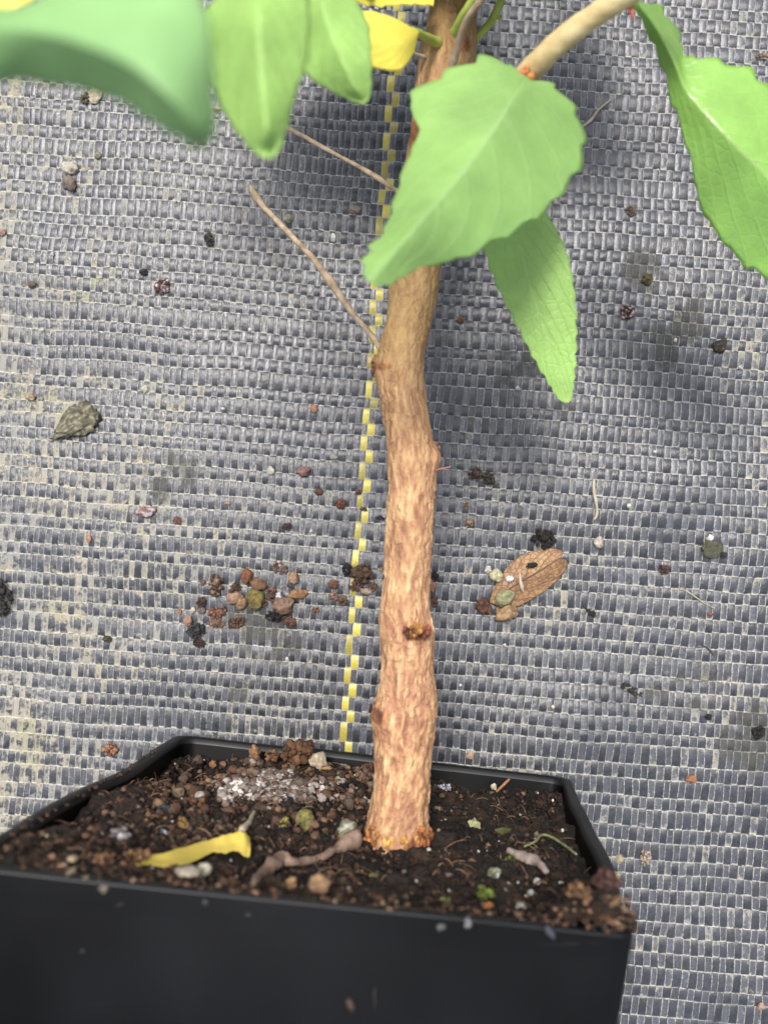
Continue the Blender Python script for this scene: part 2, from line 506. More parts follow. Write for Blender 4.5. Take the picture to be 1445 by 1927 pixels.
L_DEEP = m_leaf('leaf_glossy_green', (0.225, 0.420, 0.080), (0.38, 0.52, 0.20), (0.40, 0.45, 0.25), 0.3, 0.24, 0.6, 0.12, 0.3)
L_YEL = m_leaf('leaf_yellow', (0.78, 0.69, 0.11), (0.80, 0.72, 0.18), (0.55, 0.5, 0.06), 0.35, 0.5, 0.3, 0.1, 0.2)
M_DEAD = m_deadleaf()
M_TWIG = m_plain('dry_twig', (0.16, 0.115, 0.075), (0.36, 0.28, 0.19), 0.75, 0.2, 260, (1, 1, 1))
M_BRANCH = m_plain('young_branch_bark', (0.33, 0.235, 0.095), (0.50, 0.40, 0.21), 0.6, 0.3, 420, (0.5, 0.5, 0.5), 0.6)
M_STALK = m_plain('green_stalk', (0.22, 0.30, 0.045), (0.36, 0.42, 0.09), 0.45, 0.4, 150)
M_STRAW = m_plain('pale_straw', (0.22, 0.18, 0.125), (0.38, 0.335, 0.25), 0.7, 0.25, 300)

# ------------------------------------------------------------------ ground cloth: real interlaced tapes
def build_ground():
    tilt = -math.atan2(100, 1395)                       # the weave runs a little askew
    c, s = math.cos(tilt), math.sin(tilt)
    k = H / F
    # warp columns (cm, in the cloth's own axes): pitch grows to the right; the two yellow ones pass through a known place
    def pitch(px): return np.interp(px, [-400, 200, 680, 1300, 1900], [11.0, 11.4, 12.1, 14.2, 14.6])
    y0 = P(695, 760, H)
    a0 = c * y0[0] + s * y0[1]                          # cloth coordinate of the yellow line
    cols = [0.0]
    x = 0.0
    while x < 20: 
        p = pitch(695 + x / k) * k * rng.uniform(0.88, 1.12); x += p; cols.append(x)
    left = []
    x = 0.0
    while x > -20:
        p = pitch(695 + x / k) * k * rng.uniform(0.88, 1.12); x -= p; left.append(x)
    cols = np.array(left[::-1] + cols)
    iy = len(left)                                      # column iy starts at the yellow line
    cols += a0
    rows = [-24.0]
    r = 0
    while rows[-1] < 24:
        py = CY - rows[-1] / k
        pr = np.interp(py, [0, 1900], [51, 59]) / 2
        rows.append(rows[-1] + pr * k * (1.13 if r % 2 else 0.87) * rng.uniform(0.84, 1.16)); r += 1
    rows = np.array(rows)
    nc, nr = len(cols) - 1, len(rows) - 1
    h = 0.036

    def world(a, b):
        wob = v3(a / 2.2, b / 2.2)
        a2 = a + (fbm(wob, 3, 2) - 0.5) * 0.16
        b2 = b + (fbm(wob + 40, 4, 2) - 0.5) * 0.12
        return c * a2 - s * b2, s * a2 + c * b2

    stains = [(1210, 515, 42, .8), (1310, 610, 55, .8), (1240, 655, 45, .7), (335, 890, 40, .75), (290, 920, 30, .7), (960, 690, 42, .6), (1000, 680, 30, .6),
              (600, 1305, 40, .45), (520, 1180, 70, .7), (1300, 1300, 70, .5), (1420, 1390, 60, .8), (1400, 1380, 50, .6), (5, 1130, 28, 1), (890, 800, 60, .3),
              (1000, 1395, 12, .7), (960, 960, 50, .3), (450, 1300, 40, .4), (700, 150, 60, .3), (1440, 1650, 40, .4), (1050, 780, 50, .35), (470, 1140, 60, .35), (1190, 1295, 50, .4), (680, 1085, 40, .5), (1020, 1020, 36, .4)]
    def fields(X, Y):
        px, py = X / k + CX, CY - Y / k
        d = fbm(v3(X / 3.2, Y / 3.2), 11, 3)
        d = d + 0.45 * smooth(520, 60, px) * (0.5 + d) - 0.22 * np.exp(-((px - 800) / 300) ** 2) * smooth(1500, 700, py) + 0.10 * smooth(1100, 1400, px)  # heavier dust at the sides; thinned round the trunk to stand in for shade
        st = 0 * X
        for (qx, qy, qr, qa) in stains:
            st = st + qa * np.exp(-(((px - qx) ** 2 + (py - qy) ** 2) / qr ** 2))
        st = st * (0.25 + 1.5 * smooth(.38, .62, fbm(v3(X * 2.2, Y * 2.2), 17, 4)))
        return np.clip(d, 0, 1.4), np.clip(st, 0, 1)

    def strips(which, idx):
        """ribbons of the given warp columns / weft rows"""
        Vs, Fs, U, SH, CE, n = [], [], [], [], [], 0
        for i in idx:
            if which == 'warp':
                A0, A1, seg, par = cols[i], cols[i + 1], rows, i
                wid = (A1 - A0) * rng.uniform(1.12, 1.24)
            else:
                A0, A1, seg, par = rows[i], rows[i + 1], cols, i
                wid = (A1 - A0) * rng.uniform(0.98, 1.05)
            mid = (A0 + A1) / 2
            L, Zz, Vv, Cc = [], [], [], []
            for j in range(len(seg) - 1):
                over = ((par + j) % 2 == 0) if which == 'warp' else ((par + j) % 2 == 1)
                ln = seg[j + 1] - seg[j]
                cv = rng.random()
                for q, zz in ((0.0, 0.0), (0.12, 0.72), (0.5, 1.0), (0.88, 0.72)):
                    L.append(seg[j] + q * ln); Zz.append((1 if over else -1) * zz * h * (1.0 if which == 'warp' else .5)); Vv.append(abs(2 * q - 1)); Cc.append(cv)
            L, Zz, Vv = np.array(L), np.array(Zz), np.array(Vv)
            m = len(L)
            ww = wid * (1 + (noise3(v3(L * 1.1, i * 3.3), 9) - .5) * 0.16)
            prof = [(-0.5, -0.006), (-0.40, 0.0), (0.40, 0.0), (0.5, -0.006)]
            th = np.array([p[0] for p in prof]); dz = np.array([p[1] for p in prof])
            cross = mid + ww[:, None] * th[None, :] + (noise3(v3(L * .7, i * 7.7), 8) - .5)[:, None] * 0.025
            along = np.repeat(L[:, None], 4, 1)
            tw = (noise3(v3(L * 0.9, i * 5.1), 6) - .5)[:, None] * 0.035
            zz = Zz[:, None] + dz[None, :] + tw * th[None, :]
            X, Y = world(cross, along) if which == 'warp' else world(along, cross)
            G = ground_z(X, Y)
            Vs.append(np.stack([X, Y, G + zz], -1).reshape(-1, 3))
            U.append(np.stack([np.repeat((th + .5)[None, :], m, 0), np.repeat(Vv[:, None], 4, 1)], -1).reshape(-1, 2))
            CE.append(np.repeat(np.array(Cc)[:, None], 4, 1).ravel())
            base = rng.random()
            SH.append(np.clip(base + (noise3(v3(np.repeat(L[:, None], 4, 1) * 1.7, i * 9.1), 5) - .5) * .7, 0, 1).ravel())
            ii = np.arange(m - 1)[:, None] * 4
            jj = np.arange(3)[None, :]
            Q = np.stack([ii + jj, ii + jj + 1, ii + 4 + jj + 1, ii + 4 + jj], -1)
            if which != 'warp':
                Q = Q[..., ::-1]
            Fs.append(Q.reshape(-1, 4) + n)
            n += m * 4
        V = np.concatenate(Vs)
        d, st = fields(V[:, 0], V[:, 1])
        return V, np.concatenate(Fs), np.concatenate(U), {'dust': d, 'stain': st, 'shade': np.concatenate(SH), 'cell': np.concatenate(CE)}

    yl = [iy - 1, iy]
    V, Fc, U, A = strips('warp', [i for i in range(nc) if i not in yl])
    V2, F2, U2, A2 = strips('weft', range(nr))
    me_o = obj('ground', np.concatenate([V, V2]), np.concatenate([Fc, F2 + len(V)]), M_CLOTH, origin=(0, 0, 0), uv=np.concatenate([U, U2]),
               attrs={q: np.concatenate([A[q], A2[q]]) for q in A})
    me_o.data.materials.append(M_WEFT)
    me_o.data.polygons.foreach_set('material_index', np.concatenate([np.zeros(len(Fc), np.int32), np.ones(len(F2), np.int32)]))
    tag(me_o, 'dusty black woven weed cloth covering the ground under the plant', 'ground cloth', kind='structure')
    V, Fc, U, A = strips('warp', yl)
    y = obj('marker_stripe', V, Fc, M_YEL, me_o, uv=U, attrs=A)
    y['label'] = 'yellow checked marker line woven into the black cloth'
    n = 2
    V = [(-150, -150, -0.9), (150, -150, -0.9), (150, 150, -0.9), (-150, 150, -0.9)]
    t = obj('terrain', V, [(0, 1, 2, 3)], M_TERR, origin=(0, 0, -0.9))
    tag(t, 'bare earth beneath the woven weed cloth', 'terrain', kind='structure')
build_ground()

# ------------------------------------------------------------------ pot
BL, BR_, FR, FL = P(335, 1383, 25.4), P(1076, 1462, 25.4), P(1206, 1762, 14.5), P(-107, 1629, 13.6)
RC = (BL + BR_ + FR + FL) / 4
DN = np.cross(BR_ - BL, FL - BL); DN /= np.linalg.norm(DN)
if DN[1] > 0: DN = -DN                                  # into the pot: down the photo
E1 = (BR_ - BL) + (FR - FL); E1 /= np.linalg.norm(E1)   # to the right along the rim
E2 = np.cross(DN, E1); E2 /= np.linalg.norm(E2)
if E2[2] < 0: E2 = -E2                                  # towards the lens
E2b = np.cross(E1, DN)                                  # square to the back wall
POT_B = np.stack([E1, E2, -DN])                         # rows: local x, y, z (z out of the soil)

def rimpt(u, v, k=1.0, drop=0.0):
    """u 0..1 left-right, v 0..1 back-front on the rim square, shrunk by k about its centre, dropped along the pot's axis"""
    u, v = np.asarray(u, float)[..., None], np.asarray(v, float)[..., None]
    p = BL * (1 - u) * (1 - v) + BR_ * u * (1 - v) + FL * (1 - u) * v + FR * u * v
    return RC + (p - RC) * k + DN * (np.asarray(drop, float)[..., None] if np.ndim(drop) else drop)

def perimeter(n_side=26, rad=0.032, n_c=7):
    pts = []
    for (cx, cy, a0) in ((1 - rad, rad, -90), (1 - rad, 1 - rad, 0), (rad, 1 - rad, 90), (rad, rad, 180)):
        for t in np.linspace(a0, a0 + 90, n_c):
            pts.append((cx + rad * math.cos(R(t)), cy + rad * math.sin(R(t))))
    pts = np.array(pts)
    out = []
    m = len(pts)
    for i in range(m):
        a, b = pts[i], pts[(i + 1) % m]
        steps = n_side if np.linalg.norm(b - a) > 0.3 else 1
        for q in range(steps):
            out.append(a + (b - a) * q / steps)
    return np.array(out)

def build_pot():
    pr = perimeter()
    n = len(pr)
    rings = [(0.02, 10.4), (0.82, 10.4), (0.855, 10.2), (0.990, 0.62), (0.9905, 0.50), (0.992, 0.40), (0.994, 0.28), (0.996, 0.05), (0.993, 0.01), (0.980, -0.01), (0.962, 0.0), (0.953, 0.04), (0.946, 0.16), (0.940, 0.5), (0.90, 3.0)]
    V = []
    wob = (fbm(v3(pr[:, 0] * 3, pr[:, 1] * 3), 21, 2) - .5)
    for (k, d) in rings:
        p = rimpt(pr[:, 0], pr[:, 1], k, d)
        if d < 4:
            p = p + (-DN)[None, :] * (wob * 0.14)[:, None]
            out = p - RC; out -= (out @ DN)[:, None] * DN; out /= np.linalg.norm(out, axis=1)[:, None]
            p = p + out * (wob * 0.25)[:, None]
        V.append(p)
    V = np.concatenate(V)
    i = np.arange(len(rings) - 1)[:, None] * n; j = np.arange(n)[None, :]
    Q = np.stack([i + j, i + (j + 1) % n, i + n + (j + 1) % n, i + n + j], -1)
    split = 4                                           # rings above this belong to the rim
    body = Q[:7].reshape(-1, 4)
    pot = empty('plant_pot', RC + DN * 10.4)
    tag(pot, 'square black plastic nursery pot lying on its side on the woven cloth', 'plant pot')
    def sub(Qs):
        ids = np.unique(Qs); mp = -np.ones(len(V), int); mp[ids] = np.arange(len(ids))
        return V[ids], mp[Qs]
    o = obj('wall', *sub(body), M_POT, pot)
    inner = Q[12:].reshape(-1, 4)
    o2 = obj('inner_wall', *sub(inner), M_POT, pot)
    o3 = obj('rim', *sub(Q[7:12].reshape(-1, 4)), M_RIM, pot)
    # dried splashes of soil on the wall that faces up
    mb = MB()
    for (px, py, w_, h_, col) in ((162, 1652, 14, 9, (.3, .22, .14)), (196, 1672, 16, 14, (.42, .36, .26)), (134, 1640, 18, 10, (.4, .31, .2)), (880, 1738, 15, 18, (.45, .45, .46)), (830, 1745, 16, 14, (.22, .24, .2)),
                                  (660, 1892, 12, 26, (.16, .09, .06)), (388, 1698, 12, 10, (.1, .1, .1)),
                                  (1035, 1755, 12, 24, (.13, .14, .18)), (705, 1880, 6, 50, (.03, .03, .03))):
        Zw = None
        # ray against the front wall plane
        a, b, c_ = rimpt(0.1, 1.0, .992, .6), rimpt(0.9, 1.0, .992, .6), rimpt(0.5, 1.0, .857, 10.2)
        nn = np.cross(b - a, c_ - a)
        d1 = P(px, py, 1.0) - np.array([0, 0, H]); o0 = np.array([0, 0, H])
        tt = np.dot(a - o0, nn) / np.dot(d1, nn)
        p = o0 + d1 * tt
        sc = tt / F
        mb.add(*lump(p, w_ / 2 * sc, h_ / 2 * sc, .015, random.random(), .8, px, 3, 2.0, .3), np.array(col) * .26 + .004)
    sp = mb.build('dirt_splash', M_CRUMB, pot)
    sp['kind'] = 'stuff'
    return pot
POT = build_pot()

# ------------------------------------------------------------------ soil
def soil_drop(u, v):
    base = 0.55 - 0.30 * smooth(0.38, 0.06, u) * smooth(0.12, .5, v) - 0.22 * smooth(0.80, 0.97, v) * smooth(.75, .4, u) - 0.40 * np.exp(-(((u - .96) / .10) ** 2 + ((v - .95) / .10) ** 2)) * 2.2
    base = base - 0.25 * np.exp(-(((u - .33) / .16) ** 2 + ((v - .22) / .16) ** 2)) - 0.22 * np.exp(-(((u - .40) / .08) ** 2 + ((v - .06) / .05) ** 2))
    base = base + 0.30 * np.exp(-(((u - .56) / .10) ** 2 + ((v - .62) / .14) ** 2))
    base = base + 0.5 * np.exp(-(((u - .07) / .06) ** 2 + ((v - .18) / .12) ** 2))
    return base + (fbm(v3(u * 9, v * 9), 41, 4) - .5) * 0.55

def soil_uv(px, py):
    """where the line of sight of a photo pixel meets the soil"""
    o0 = np.array([0, 0, H]); d = P(px, py, 1.0) - o0
    u = v = 0.5
    bw = rimpt(np.array(.5), np.array(.07), .93, .4)
    t_back = np.dot(bw - o0, E2b) / np.dot(d, E2b)
    for _ in range(30):
        dr = float(soil_drop(np.array(u), np.array(v)))
        a = RC + DN * dr
        t = np.dot(a - o0, DN) / np.dot(d, DN)
        p = o0 + d * t
        q = p - a
        # local coordinates by least squares on the mean edges
        ex = ((BR_ - BL) + (FR - FL)) / 2; ey = ((FL - BL) + (FR - BR_)) / 2
        A = np.stack([ex, ey], 1)
        s_, *_ = np.linalg.lstsq(A, q, rcond=None)
        u, v = .5 * u + .5 * np.clip(s_[0] + .5, .03, .97), .5 * v + .5 * np.clip(s_[1] + .5, .03, .97)
    return u, v, rimpt(np.array(u), np.array(v), .93, float(soil_drop(np.array(u), np.array(v)))), min(t, t_back)

def build_soil():
    n = 150
    g = np.linspace(0.0, 1.0, n)
    U, Vv = np.meshgrid(g, g)
    D = soil_drop(U, Vv) + (fbm(v3(U * 45, Vv * 45), 43, 3) - .5) * 0.26
    V = rimpt(U, Vv, 0.948, 0.0) + DN * D[..., None]
    V = V.reshape(-1, 3)
    i = np.arange(n - 1)[:, None] * n; j = np.arange(n - 1)[None, :]
    Q = np.stack([i + j, i + j + 1, i + n + j + 1, i + n + j], -1).reshape(-1, 4)
    mb = MB()
    dk = np.array([0.008, 0.006, 0.005]); br = np.array([0.060, 0.032, 0.018])
    m = fbm(v3(U * 14, Vv * 14), 47, 4).ravel()[:, None]
    k = smooth(.45, .75, m)
    leftish = (smooth(.62, .15, U) * .6).ravel()[:, None]
    mb.add(V, tri(Q), dk * (1 - k * .7 - leftish * .25) + br * (k * .7 + leftish * .25) * .8)
    r = np.random.default_rng(5)
    def crumb(u, v, size, col, n_=1, lift=0.0, flat=1.0, rough=.5):
        d = float(soil_drop(np.array(u), np.array(v)))
        p = rimpt(np.array(u), np.array(v), .925, d - lift)
        mb.add(*lump(p, size * r.uniform(.8, 1.3), size * r.uniform(.7, 1.1), size * flat * r.uniform(.7, 1.1), r.uniform(0, 6.3), rough, int(r.integers(1e6)), n_, basis=POT_B), col)
    pal_dark = [(.012, .009, .007), (.020, .013, .010), (.032, .018, .012), (.016, .014, .013), (.05, .026, .016)]
    pal_brown = [(.10, .055, .030), (.14, .078, .045), (.075, .04, .026), (.17, .10, .06), (.12, .085, .065), (.05, .03, .022)]
    pal_crust = [(.32, .275, .245), (.44, .39, .35), (.25, .215, .195), (.17, .125, .10)]
    for q in range(7500):
        u, v = r.random(2)
        left = (u < .56 and r.random() < .42) or r.random() < .08
        pal = pal_brown if left else pal_dark
        c = np.array(pal[r.integers(len(pal))]) * r.uniform(.6, 1.25)
        crumb(u, v, r.uniform(.02, .075) * (1.2 if left else 1.0), c * (.74 if left else .65), 1, .02, 1, .8)
    # granular heap behind left: rounder grains, some with a white crust
    for q in range(330):
        u, v = np.clip(r.normal(.30, .14), .04, .62), np.clip(r.normal(.24, .13), .03, .6)
        c = np.array(pal_brown[r.integers(len(pal_brown))]) * r.uniform(.7, 1.5)
        crust = math.exp(-(((u - .33) / .13) ** 2 + ((v - .25) / .12) ** 2))
        if r.random() < crust * .9 + .06:
            c = np.array(pal_crust[r.integers(4)]) * r.uniform(.8, 1.35)
        crumb(u, v, r.uniform(.05, .15), c * .8, 2, .06, 1, r.uniform(.3, .7))
    for q in range(90):                                 # damp clods of peat, fused and ragged
        u, v = r.random(2)
        c = np.array([(.010, .008, .006), (.018, .012, .009), (.032, .019, .012)][r.integers(3)])
        d = float(soil_drop(np.array(u), np.array(v)))
        p = rimpt(np.array(u), np.array(v), .90, d + .03)
        sz = r.uniform(.10, .26)
        mb.add(*lump(p, sz * r.uniform(.9, 1.6), sz, sz * r.uniform(.6, .9), r.uniform(0, 6.3), .6, int(r.integers(1e6)), 4, 2.2, .35, POT_B), c)
    for q in range(40):                                 # caked pale crust of salts behind left
        u, v = r.normal(.31, .055), r.normal(.27, .05)
        d = float(soil_drop(np.array(u), np.array(v)))
        p = rimpt(np.array(u), np.array(v), .925, d - .02)
        sz = r.uniform(.10, .24)
        V, Fc = lump(p, sz * r.uniform(1, 1.6), sz * 1.1, sz * .6, r.uniform(0, 6.3), .6, int(r.integers(1e6)), 4, 2.4, .4, POT_B)
        k_ = smooth(.42, .6, fbm(V * 10, q, 3))[:, None]
        mb.add(V, Fc, np.array((.12, .085, .065)) * (1 - k_) + np.array((.46, .41, .37)) * k_)
    for q in range(150):                                # pale flecks and grit
        u, v = r.random(2)
        c = [(.45, .43, .38), (.26, .27, .13), (.40, .30, .18), (.6, .58, .55)][r.integers(4)]
        crumb(u, v, r.uniform(.018, .05), np.array(c) * r.uniform(.5, 1), 1, .05)
    # fibres of peat
    for q in range(420):
        u, v = r.random(2)
        d = float(soil_drop(np.array(u), np.array(v)))
        p = rimpt(np.array(u), np.array(v), .925, d - .05)
        a = r.uniform(0, 6.3); ln = r.uniform(.12, .5)
        dirv = E1 * math.cos(a) + E2 * math.sin(a) - DN * r.uniform(-.1, .5)
        pts = [p + dirv * ln * t + (-DN) * .06 * math.sin(t * 3) for t in np.linspace(0, 1, 5)]
        mb.add(*tube(pts, [.012, .014, .012, .01, .005], 5), np.array([(.08, .04, .022), (.03, .018, .012), (.16, .10, .06)][r.integers(3)]) * r.uniform(.6, 1.2))
    # crumbs that spilled on the front lip and heaped at the right corner
    for q in range(430):
        if q < 210:
            u, v, lift = r.uniform(.02, .98), 1 - abs(r.normal(0, .022)) , r.uniform(-.03, .03)
        else:
            u, v, lift = np.clip(r.normal(.955, .035), .8, 1.0), np.clip(r.normal(.965, .03), .85, 1.0), abs(r.normal(0, .09))
        p = rimpt(np.array(u), np.array(v), .985, -.02 - lift)
        sz = r.uniform(.012, .05)
        c = np.array([(.13, .07, .04), (.06, .034, .02), (.02, .013, .01), (.028, .016, .011), (.24, .16, .10)][r.integers(5)]) * r.uniform(.5, 1.2)
        mb.add(*lump(p, sz * r.uniform(.9, 2.2), sz * r.uniform(.7, 1.3), sz * .8, r.uniform(0, 6), .7, q, 2, basis=POT_B), c)
    for q in range(60):                                 # and a few on the left lip
        u, v = r.uniform(0, .02), r.uniform(.2, .95)
        p = rimpt(np.array(u), np.array(v), .985, -.02)
        sz = r.uniform(.02, .05)
        mb.add(*lump(p, sz * 1.3, sz, sz, r.uniform(0, 6), .5, q, 1, basis=POT_B), np.array((.06, .035, .02)) * r.uniform(.4, 1.2))
    o = mb.build('potting_soil', M_SOIL, origin=RC + DN * .8)
    tag(o, 'dark crumbly potting soil filling the square black pot', 'soil', kind='stuff')
build_soil()

# ------------------------------------------------------------------ tree
TB = P(748, 1592, 20.0)
TREE = empty('young_tree', TB)
tag(TREE, 'young tree with flaking orange brown trunk and green leaves rooted in the pot', 'tree')

OUT = [(-420, 838, 905), (-200, 828, 902), (0, 813, 897), (50, 804, 893), (85, 796, 893), (120, 787, 892), (180, 782, 886), (250, 774, 872), (300, 762, 858), (360, 750, 846), (430, 745, 836), (500, 741, 827), (550, 733, 822),
       (600, 727, 812), (640, 718, 803), (680, 713, 797), (720, 713, 797), (760, 716, 802), (800, 722, 808), (840, 728, 813), (880, 730, 818), (920, 731, 817), (960, 729, 815), (1000, 727, 813), (1050, 725, 810), (1100, 720, 808),
       (1140, 716, 808), (1180, 716, 812), (1220, 719, 817), (1260, 719, 818), (1300, 714, 820), (1340, 709, 820), (1380, 707, 815), (1420, 706, 811), (1460, 705, 808), (1500, 700, 808), (1540, 692, 808), (1580, 683, 811), (1620, 672, 822), (1660, 665, 830)]

def build_trunk():
    ys = np.array([o[0] for o in OUT], float); lf = np.array([o[1] for o in OUT], float); rt = np.array([o[2] for o in OUT], float)
    n, m = 700, 144
    y = np.linspace(ys[0], ys[-1], n)
    # smooth interpolation
    def sm(a): 
        v = np.interp(y, ys, a); kk = np.ones(9) / 9
        return np.convolve(np.pad(v, 4, mode='edge'), kk, 'valid')
    L, Rr = sm(lf), sm(rt)
    Z = np.interp(y, [-420, 0, 700, 1600], [20.9, 20.6, 20.5, 20.0])
    C = np.stack([P(a, b, z) for a, b, z in zip((L + Rr) / 2, y, Z)])
    rad = (Rr - L) / 2 * Z / F
    th = np.linspace(0, 2 * math.pi, m, endpoint=False) - math.pi / 2     # seam away from the lens
    ring = np.stack([np.cos(th), 0 * th, np.sin(th)], -1)
    V = C[:, None, :] + ring[None] * rad[:, None, None]
    Y = C[:, 1][:, None] + 0 * th[None]
    q = np.stack([ring[None, :, 0] * rad[:, None], Y, ring[None, :, 2] * rad[:, None]], -1)
    warp = (fbm(q * np.array([1.2, .8, 1.2]), 70, 2) - .5)[..., None] * np.array([.55, .3, .55])
    qs = (q + warp * .6) * np.array([9.5, 2.9, 9.5])
    b1 = fbm(qs, 71, 3)
    b2 = fbm(q * np.array([13., 3.4, 13.]), 75, 3)
    ridge = 1 - np.abs(2 * b1 - 1) * 2.0
    bark = np.clip(.52 + np.tanh((b1 - .5) * 5.0) * .42 + (b2 - .5) * .9, 0, 1)
    low = smooth(500, 1500, y)[:, None]                  # bark is coarser towards the base
    fine = fbm(q * np.array([22., 9., 22.]), 88, 3)
    disp = (bark - .5) * (.022 + .022 * low) + (fine - .5) * .05 + (fbm(q * np.array([2.2, 1.1, 2.2]), 78, 2) - .5) * .10
    scar = np.zeros((n, m)); 
    pxs = CX + V[..., 0] * F / (H - V[..., 2]); pys = np.repeat(y[:, None], m, 1)
    front = (ring[None, :, 2] > -0.2)
    def blob(cx, cy, rx, ry): return np.exp(-(((pxs - cx) / rx) ** 2 + ((pys - cy) / ry) ** 2)) * front
    # knots, swellings, wounds
    k1 = blob(788, 1186, 34, 18)
    disp += k1 * .09; scar += blob(787, 1189, 26, 13) * 1.15
    disp -= blob(778, 1194, 16, 8) * .07
    scar += blob(719, 1338, 20, 22); disp += blob(714, 1342, 24, 28) * .15
    disp += blob(713, 690, 14, 34) * .10; scar += blob(712, 692, 22, 14) * .8 + blob(730, 697, 10, 6) * .6
    disp += blob(818, 858, 10, 24) * .17; scar += blob(818, 850, 8, 22) * .5
    scar += blob(785, 1570, 38, 22) * .95 + blob(725, 1595, 40, 14) * .8 + blob(800, 1585, 20, 16) * .6
    scar += blob(790, 508, 46, 8) * .8 + blob(780, 260, 22, 40) * .9
    disp += blob(840, 95, 60, 30) * .10
    scar += blob(862, 82, 16, 22) * .9 + blob(875, 108, 10, 16) * 1.1
    disp -= blob(873, 108, 12, 16) * .12 + blob(858, 78, 10, 14) * .10
    flare = smooth(1570, 1605, pys)
    disp += flare * (fbm(q * np.array([5., 1., 5.]), 79, 2) - .5) * .75 + flare * (fbm(q * np.array([14., 5., 14.]), 90, 3) - .5) * .25
    V = V + ring[None] * disp[..., None]
    olive = smooth(760, 560, pys) * smooth(140, 420, pys) * .9 + .25 * fbm(q * 1.3, 81, 2) * smooth(1300, 900, pys) + .35 * smooth(1000, 700, pys)
    olive = olive + smooth(170, 60, pys) * .9
    olive = np.clip(olive * (.5 + fbm(q * np.array([2., .8, 2.]), 82, 2)), 0, 1)
    i = np.arange(n - 1)[:, None] * m; j = np.arange(m)[None, :]
    Q = np.stack([i + j, i + n * 0 + m + j, i + m + (j + 1) % m, i + (j + 1) % m], -1).reshape(-1, 4)
    return obj('trunk', V.reshape(-1, 3), Q, M_BARK, TREE, attrs={'bark': bark.ravel(), 'scar': np.clip(scar, 0, 1.2).ravel(), 'olive': olive.ravel()})
TRUNK = build_trunk()

# corky knots and the broken collar at the base: rough little meshes of their own
def knot(name, pieces, label):
    mb = MB()
    for (px, py, Z, w_, h_, d_, col, sd) in pieces:
        sc = Z / F
        rr = np.random.default_rng(sd)
        for q in range(18):
            an, ra = rr.uniform(0, 6.3), math.sqrt(rr.random()) * 1.2
            ss = rr.uniform(.16, .48) * min(w_, h_) / 2 * sc
            c_ = np.array(col) * rr.uniform(.45, 1.5) * (1.05 if name == 'root_collar' else 1.0)
            mb.add(*lump(P(px + math.cos(an) * ra * w_ * .48, py + math.sin(an) * ra * h_ * .48, Z + rr.uniform(.0, .14)), ss * rr.uniform(.7, 1.1), ss * rr.uniform(1.0, 2.0), ss * .6, rr.uniform(-.5, .5), .65, sd * 31 + q, 2, 2.4, .18), c_)
    o = mb.build(name, M_CRUMB, TRUNK)
    o['label'] = label
knot('branch_scar', [(768, 1191, 19.38, 17, 17, .08, (.10, .035, .02), 1), (784, 1186, 19.34, 22, 20, .09, (.30, .14, .04), 2), (800, 1188, 19.42, 18, 20, .09, (.16, .05, .03), 3), (790, 1197, 19.36, 26, 9, .06, (.09, .03, .02), 4)], 'dark red healed branch scar halfway down the trunk')
knot('branch_scar', [(716, 1334, 19.85, 22, 28, .12, (.17, .065, .035), 5), (722, 1346, 19.65, 20, 18, .1, (.13, .05, .03), 6)], 'brown knob on the left of the lower trunk')
knot('branch_scar', [(710, 686, 20.35, 20, 20, .12, (.22, .10, .06), 8), (708, 700, 20.4, 15, 16, .1, (.16, .08, .06), 9)], 'small knob below the dead twig')
knot('branch_scar', [(820, 846, 20.4, 12, 22, .1, (.24, .11, .05), 18), (821, 866, 20.4, 10, 24, .1, (.30, .15, .07), 19)], 'rough stub on the right edge of the middle trunk')
knot('root_collar', [(795, 1566, 19.45, 34, 34, .16, (.22, .085, .03), 11), (770, 1575, 19.36, 30, 24, .13, (.38, .18, .05), 12), (745, 1592, 19.25, 40, 26, .14, (.45, .24, .075), 13), (715, 1586, 19.35, 26, 28, .14, (.34, .15, .05), 14), (700, 1575, 19.5, 24, 34, .14, (.30, .12, .045), 15), (784, 1586, 19.34, 28, 18, .12, (.20, .07, .03), 16), (802, 1580, 19.5, 18, 22, .12, (.28, .11, .04), 17)], 'torn orange bark where the trunk meets the soil')

def stalk(name, pts, wpx, mat, parent=TREE, n=40, jit=.12, label=None, seg=14):
    """pts: (px, py, Z); wpx: widths in photo pixels along it"""
    p = np.array([P(*q) for q in pts])
    path = catmull(p, n)
    Zs = H - path[:, 2]
    rad = np.interp(np.linspace(0, 1, n), np.linspace(0, 1, len(wpx)), wpx) / 2 * Zs / F
    V, Fc = tube(path, rad, seg, jit, int(abs(pts[0][0])))
    o = obj(name, V, Fc, mat, parent)
    if label: o['label'] = label
    return o

branch = stalk('branch', [(858, 190, 20.2), (900, 190, 19.2), (960, 165, 18.0), (1000, 130, 17.2), (1060, 72, 16.6), (1120, 28, 16.2), (1180, -8, 15.8), (1260, -60, 15.4), (1340, -130, 15)], [34, 36, 40, 46, 44, 42, 40, 36, 32], M_BRANCH, n=90, jit=.10, label='pale tan side branch slanting up to the right')
mb = MB()
for (px, py, w_, h_, c_) in ((984, 138, 22, 16, (.42, .14, .05)), (998, 146, 20, 14, (.46, .19, .06)), (990, 130, 12, 20, (.50, .26, .09))):
    mb.add(*lump(P(px, py, 16.95), w_ / 2 * 17 / F, h_ / 2 * 17 / F, .11, 0, .4, px, 3), c_)
mb.build('bud_scar', M_STONE, branch)
mb = MB()
for (px, py, w_, h_, c_) in ((1184, 14, 10, 22, (.45, .10, .05)), (1189, 28, 7, 18, (.40, .12, .08))):
    mb.add(*lump(P(px, py, 15.9), w_ / 2 * 16 / F, h_ / 2 * 16 / F, .05, .3, .3, px, 3), c_)
mb.build('bud', M_STONE, branch)
